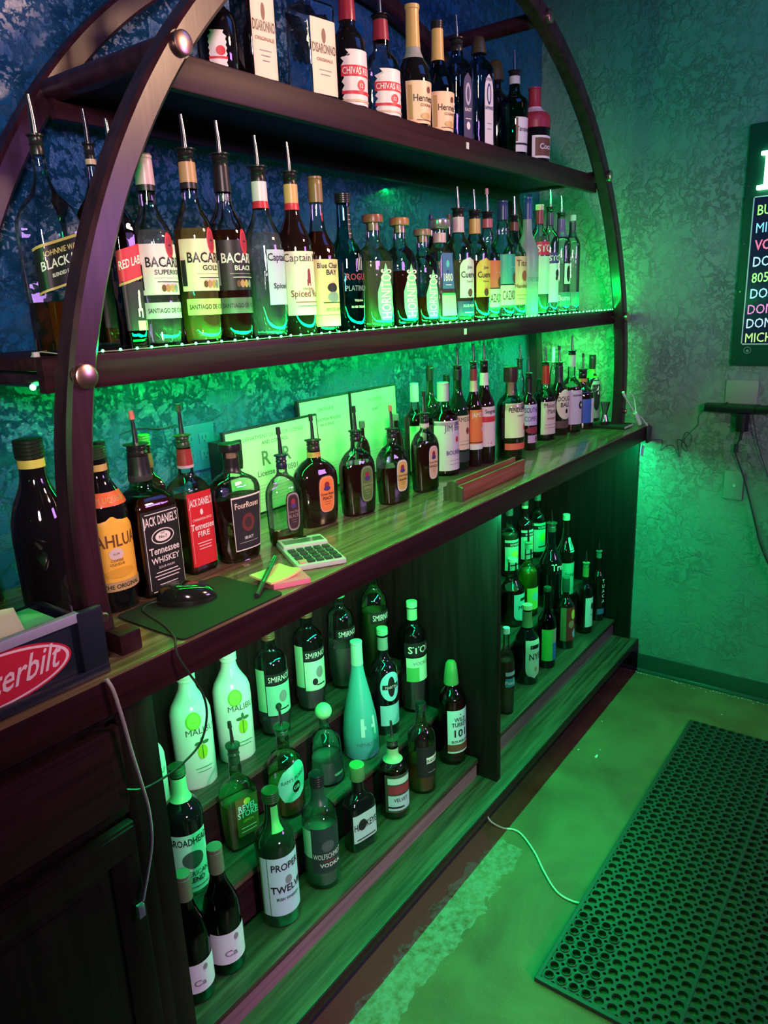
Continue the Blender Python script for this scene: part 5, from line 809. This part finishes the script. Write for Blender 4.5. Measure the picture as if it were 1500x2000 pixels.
ng.box(-.034, -.020, .165, .200, .215, .315, NE, .004); ng.box(-.034, -.020, .155, .222, .200, .216, NE, .004); ng.box(-.034, -.020, .155, .216, .314, .328, NE, .004); ng.box(-.034, -.02, .06, .1, .20, .328, NE, .004); ng.build('glowing_letter', bd)
def blk(name, y0, y1, z0, z1, d, m, lab, cat, d0=0): return tag(MB().box(X - d, X - d0, y0, y1, z0, z1, m, .003).build(name), lab, cat)
op = empty('wall_outlet', (X, -.345, 1.222), 0, 'pale outlet plate on the right wall behind the black power bar', 'outlet')
MB().box(-.006, 0, -.058, .058, -.028, .072, pbr('outlet_plate', (.32, .29, .28), .4), .002).build('plate', op)
pb = empty('power_bar', (X, -.345, 1.19), 0, 'black horizontal plug adapter bar on the right wall outlet', 'power bar')
MB().box(-.045, -.0065, -.075, .125, -.018, .014, BLACKP, .004).build('body', pb); MB().box(-.05, -.012, -.13, -.06, -.016, .012, BLACKP, .004).build('plug', pb); MB().box(-.046, -.007, .045, .05, .012, .018, BLACKP, .001).build('button', pb)
pa = empty('plug_adapter', (X, -.362, 1.13), 0, 'black cylindrical plug hanging below the power bar, cable running down', 'plug')
MB().tube([(-.028, .0, .040), (-.028, .0, -.030)], .0235, BLACKP, 20).build('body', pa); MB().tube([(-.028, 0, -.030), (-.026, .003, -.065)], .006, RUB, 10).build('strain_relief', pa)
cb_ = spline([(X - .026, -.358, 1.066), (X - .02, -.350, 1.05), (X - .02, -.345, 1.03), (X - .02, -.345, 1.01), (X - .012, -.385, .905), (X - .008, -.425, .775), (X - .008, -.462, .652), (X - .008, -.51, .55), (X - .008, -.56, .46)], 6)
cc = empty('power_cable', (X - .01, -.40, .8), 0, 'black power cable with a small ferrite bead hanging down the right wall', 'cable')
MB().tube(cb_, .0032, RUB, 7).build('cable', cc, loc=(-X + .01, .40, -.8)); MB().tube([(X - .02, -.346, 1.045), (X - .02, -.346, 1.012)], .0085, RUB, 12).build('ferrite_bead', cc, loc=(-X + .01, .40, -.8))
tag(MB().tube(spline([(X - .03, -.395, 1.175), (X - .02, -.42, 1.06), (X - .012, -.472, .917), (X - .01, -.53, .80)], 6), .0018, RUB, 6).build('thin_cable'), 'thinner black cable slanting down the right wall at the photo edge', 'cable')
sq = [(-.222, 1.185), (-.195, 1.149), (-.192, 1.111), (-.161, 1.071), (-.143, 1.040), (-.165, 1.020), (-.172, 1.060), (-.150, 1.078), (-.135, 1.02), (-.16, 1.0), (-.148, 1.03), (-.118, 1.046), (-.129, .972), (-.104, 1.018), (-.072, 1.013), (-.053, .994), (-.057, 1.034), (-.035, 1.040), (-.005, 1.035)]
tag(MB().tube(spline([(X - .004 - .006 * (i % 2), y, z) for i, (y, z) in enumerate(sq)], 6), .0013, RUB, 6).build('kinked_wire'), 'thin black kinked wire looping on the right wall from the power bar', 'wire')
bp_ = empty('blank_wall_plate', (X, -.345, .875), 0, 'blank painted cover plate low on the right wall', 'wall plate')
MB().box(-.006, 0, -.036, .036, -.058, .058, pbr('plate_paint', (.26, .265, .28), .4), .002).build('plate', bp_)
for z in (-.042, .042): MB().tube([(-.0075, 0, z), (-.005, 0, z)], .003, ink((.3, .3, .3)), 10).build('screw', bp_)
MB().tube([(-.010, -.004, .0), (-.005, -.004, .0)], .006, ink((.5, .5, .5)), 12).build('knob', bp_)
# white usb splitter at the end of the worktop
us = empty('usb_cable', (3.06, .02, 1.106), 0, 'white usb cable with inline controller hanging over the far right worktop end', 'cable')
def upt(pts, r, m, nm): MB().tube(spline(pts, 6), r, m, 8).build(nm, us, loc=(-3.06, -.02, -1.106))
upt([(2.985, .056, 1.245), (2.998, .052, 1.228), (3.030, .040, 1.190), (3.058, .030, 1.160)], .0028, WHITEP, 'cord'); upt([(3.040, .05, 1.248), (3.062, .042, 1.225), (3.070, .036, 1.190), (3.062, .030, 1.162)], .0022, WHITEP, 'cord'); upt([(3.072, .026, 1.150), (3.105, .018, 1.135), (3.128, .008, 1.108), (3.136, .0, 1.08)], .0026, WHITEP, 'cord')
MB().tube([(3.056, .030, 1.162), (3.084, .018, 1.112)], .0085, WHITEP, 10).build('controller', us, loc=(-3.06, -.02, -1.106)); MB().tube([(2.978, .058, 1.255), (2.992, .054, 1.235)], .0055, WHITEP, 10).build('connector', us, loc=(-3.06, -.02, -1.106))
MB().tube([(3.128, .006, 1.112), (3.135, .0, 1.085)], .0045, WHITEP, 10).build('connector', us, loc=(-3.06, -.02, -1.106))
tag(MB().box(3.100, 3.150, -.014, -.0025, 1.030, 1.098, RUB, .006).build('cable_clip'), 'black cable clip on the front corner of the worktop', 'clip')
tag(MB().box(3.045, 3.085, -.0045, -.0030, .985, 1.028, pbr('tag_paper', (.4, .8, .65), .5), 0, rot=Matrix.Rotation(.35, 3, 'Y')).build('hanging_tag'), 'small pale tag hanging below the far worktop corner', 'tag')

# ------------------------------------------------------------------ floor: cable, mat, debris
fc = [(1.853, .063, .03), (1.852, .055, -.02), (1.856, .012, -.036), (1.868, -.045, -.036), (1.815, -.124, -.036), (1.752, -.187, -.036), (1.700, -.250, -.036), (1.690, -.30, -.036), (1.70, -.345, -.034)]
tag(MB().tube(spline(fc, 6), .0030, WHITEP, 8).build('floor_cable'), 'thin pale cable snaking on the floor from cabinet to rubber mat', 'cable')
def mat_mesh():
    mb = MB(); P_ = .0325; nx, ny = 44, 34; r, r2 = .0122, .0048; h = .0125; V = []; F = []; x0, y0 = 1.405, -.336
    def ring(cx, cy, r, n, z, ph=0): return [(cx + r * math.cos(ph + 2 * PI * k / n), cy + r * math.sin(ph + 2 * PI * k / n), z) for k in range(n)]
    for i in range(nx):
        for j in range(ny):
            cx, cy = x0 + (i + .5) * P_, y0 - (j + .5) * P_; hp = P_ / 2; q = r2
            solid = j in (9, 22)
            o = len(V)
            # 16 outer points: square with its corners cut by the small holes
            out = []
            for s_, (sx, sy) in enumerate(((1, 1), (-1, 1), (-1, -1), (1, -1))):
                px, py = cx + sx * hp, cy + sy * hp
                a0 = {0: -90, 1: 0, 2: 90, 3: 180}[s_]
                for k in range(3):
                    a = math.radians(a0 - 45 * k) if True else 0
                    out.append((px + q * math.cos(a), py + q * math.sin(a)))
                # mid-edge point
                nx_, ny_ = ((0, 1), (-1, 0), (0, -1), (1, 0))[s_]
                out.append((cx + nx_ * hp, cy + ny_ * hp))
            inn = []
            for (ox, oy) in out:
                a = math.atan2(oy - cy, ox - cx); inn.append((cx + r * math.cos(a), cy + r * math.sin(a)))
            n = 16; rim = (i < 8 and j < 4)
            zt = h
            V += [(x, y, zt) for x, y in out] + [(x, y, zt) for x, y in inn] + [(x, y, 0) for x, y in inn] + [(x, y, 0) for x, y in out]
            F += [(o + k, o + (k + 1) % n, o + n + (k + 1) % n, o + n + k) for k in range(n)] + [(o + n + k, o + n + (k + 1) % n, o + 2 * n + (k + 1) % n, o + 2 * n + k) for k in range(n)]
            F += [(o + 3 * n + k, o + 3 * n + (k + 1) % n, o + (k + 1) % n, o + k) for k in range(n)]
            if rim:
                o = len(V); V += ring(cx, cy, r + .0012, 16, h) + ring(cx, cy, r + .001, 16, h + .003) + ring(cx, cy, r - .001, 16, h + .003) + ring(cx, cy, r - .0012, 16, h)
                F += [(o + 16 * a + k, o + 16 * a + (k + 1) % 16, o + 16 * (a + 1) + (k + 1) % 16, o + 16 * (a + 1) + k) for a in range(3) for k in range(16)]
    mb.add(V, F, RUB)
    x1, y1 = x0 + nx * P_, y0 - ny * P_
    for a in ((x0 - .012, x0 + .001, y1, y0 + .012), (x0, x1, y0 - .001, y0 + .012)): mb.box(*a, 0, h + .0005, RUB, .002)
    for j in (9, 22):
        mb.box(x0, x1, y0 - (j + 1) * P_ - .004, y0 - (j + 1) * P_ + .004, h - .004, h + .0015, RUB, .001)
    return mb
mo = mat_mesh().build('rubber_floor_mat', smooth=False); mo.location = (0, 0, FZ + .0005); tag(mo, 'black perforated rubber anti-fatigue mat on the concrete floor', 'floor mat')
dbs = [(2.407, -.10, 'curled'), (2.455, -.095, 'small'), (2.412, -.027, 'small'), (2.651, -.03, 'small'), (2.96, -.418, 'flat')]
wh = {0: 'curled white paper scrap on the floor midway to the corner', 1: 'tiny white crumb just beside the curled paper scrap on the floor', 2: 'tiny white crumb on the floor nearest the toe kick', 3: 'tiny white crumb on the floor nearest the corner', 4: 'pale green-lit crumb on the floor between the mat and right wall'}
for i, (x, y, k) in enumerate(dbs):
    sc = .010 if k == 'curled' else .004
    V = [(sc * math.cos(a) * (1 + .4 * (j % 2)), sc * .5 * math.sin(a), .0008 + (.002 if j % 3 == 0 else 0)) for j, a in enumerate([t * PI / 4 for t in range(8)])]
    o = MB().add(V + [(a, b, 0) for a, b, c in V], [tuple(range(8)), tuple(range(15, 7, -1))] + [(j, 8 + j, 8 + (j + 1) % 8, (j + 1) % 8) for j in range(8)], WHITEP).build('paper_scrap' if i == 0 else 'crumb', smooth=False); o.location = (x, y, FZ + .0003); o.rotation_euler = (0, 0, i * 1.3); tag(o, wh[i], 'debris')
gb = MB()
for i in range(70):
    y = .045 - i * .0125 - random.uniform(0, .004); x = WX - .026 - random.uniform(0, .010) - (.02 if random.random() < .2 else 0); r = random.uniform(.003, .0055)
    gb.lathe([(r * .3, 0), (r, r * .35), (r * .7, r * .8), (r * .15, r)], ink((.30, .28, .26), .25), 7, c=(x, y, FZ))
gb = gb.build('dried_sealant_blobs'); tag(gb, 'uneven beads of dried sealant along the floor by the right baseboard', 'sealant', kind='stuff')
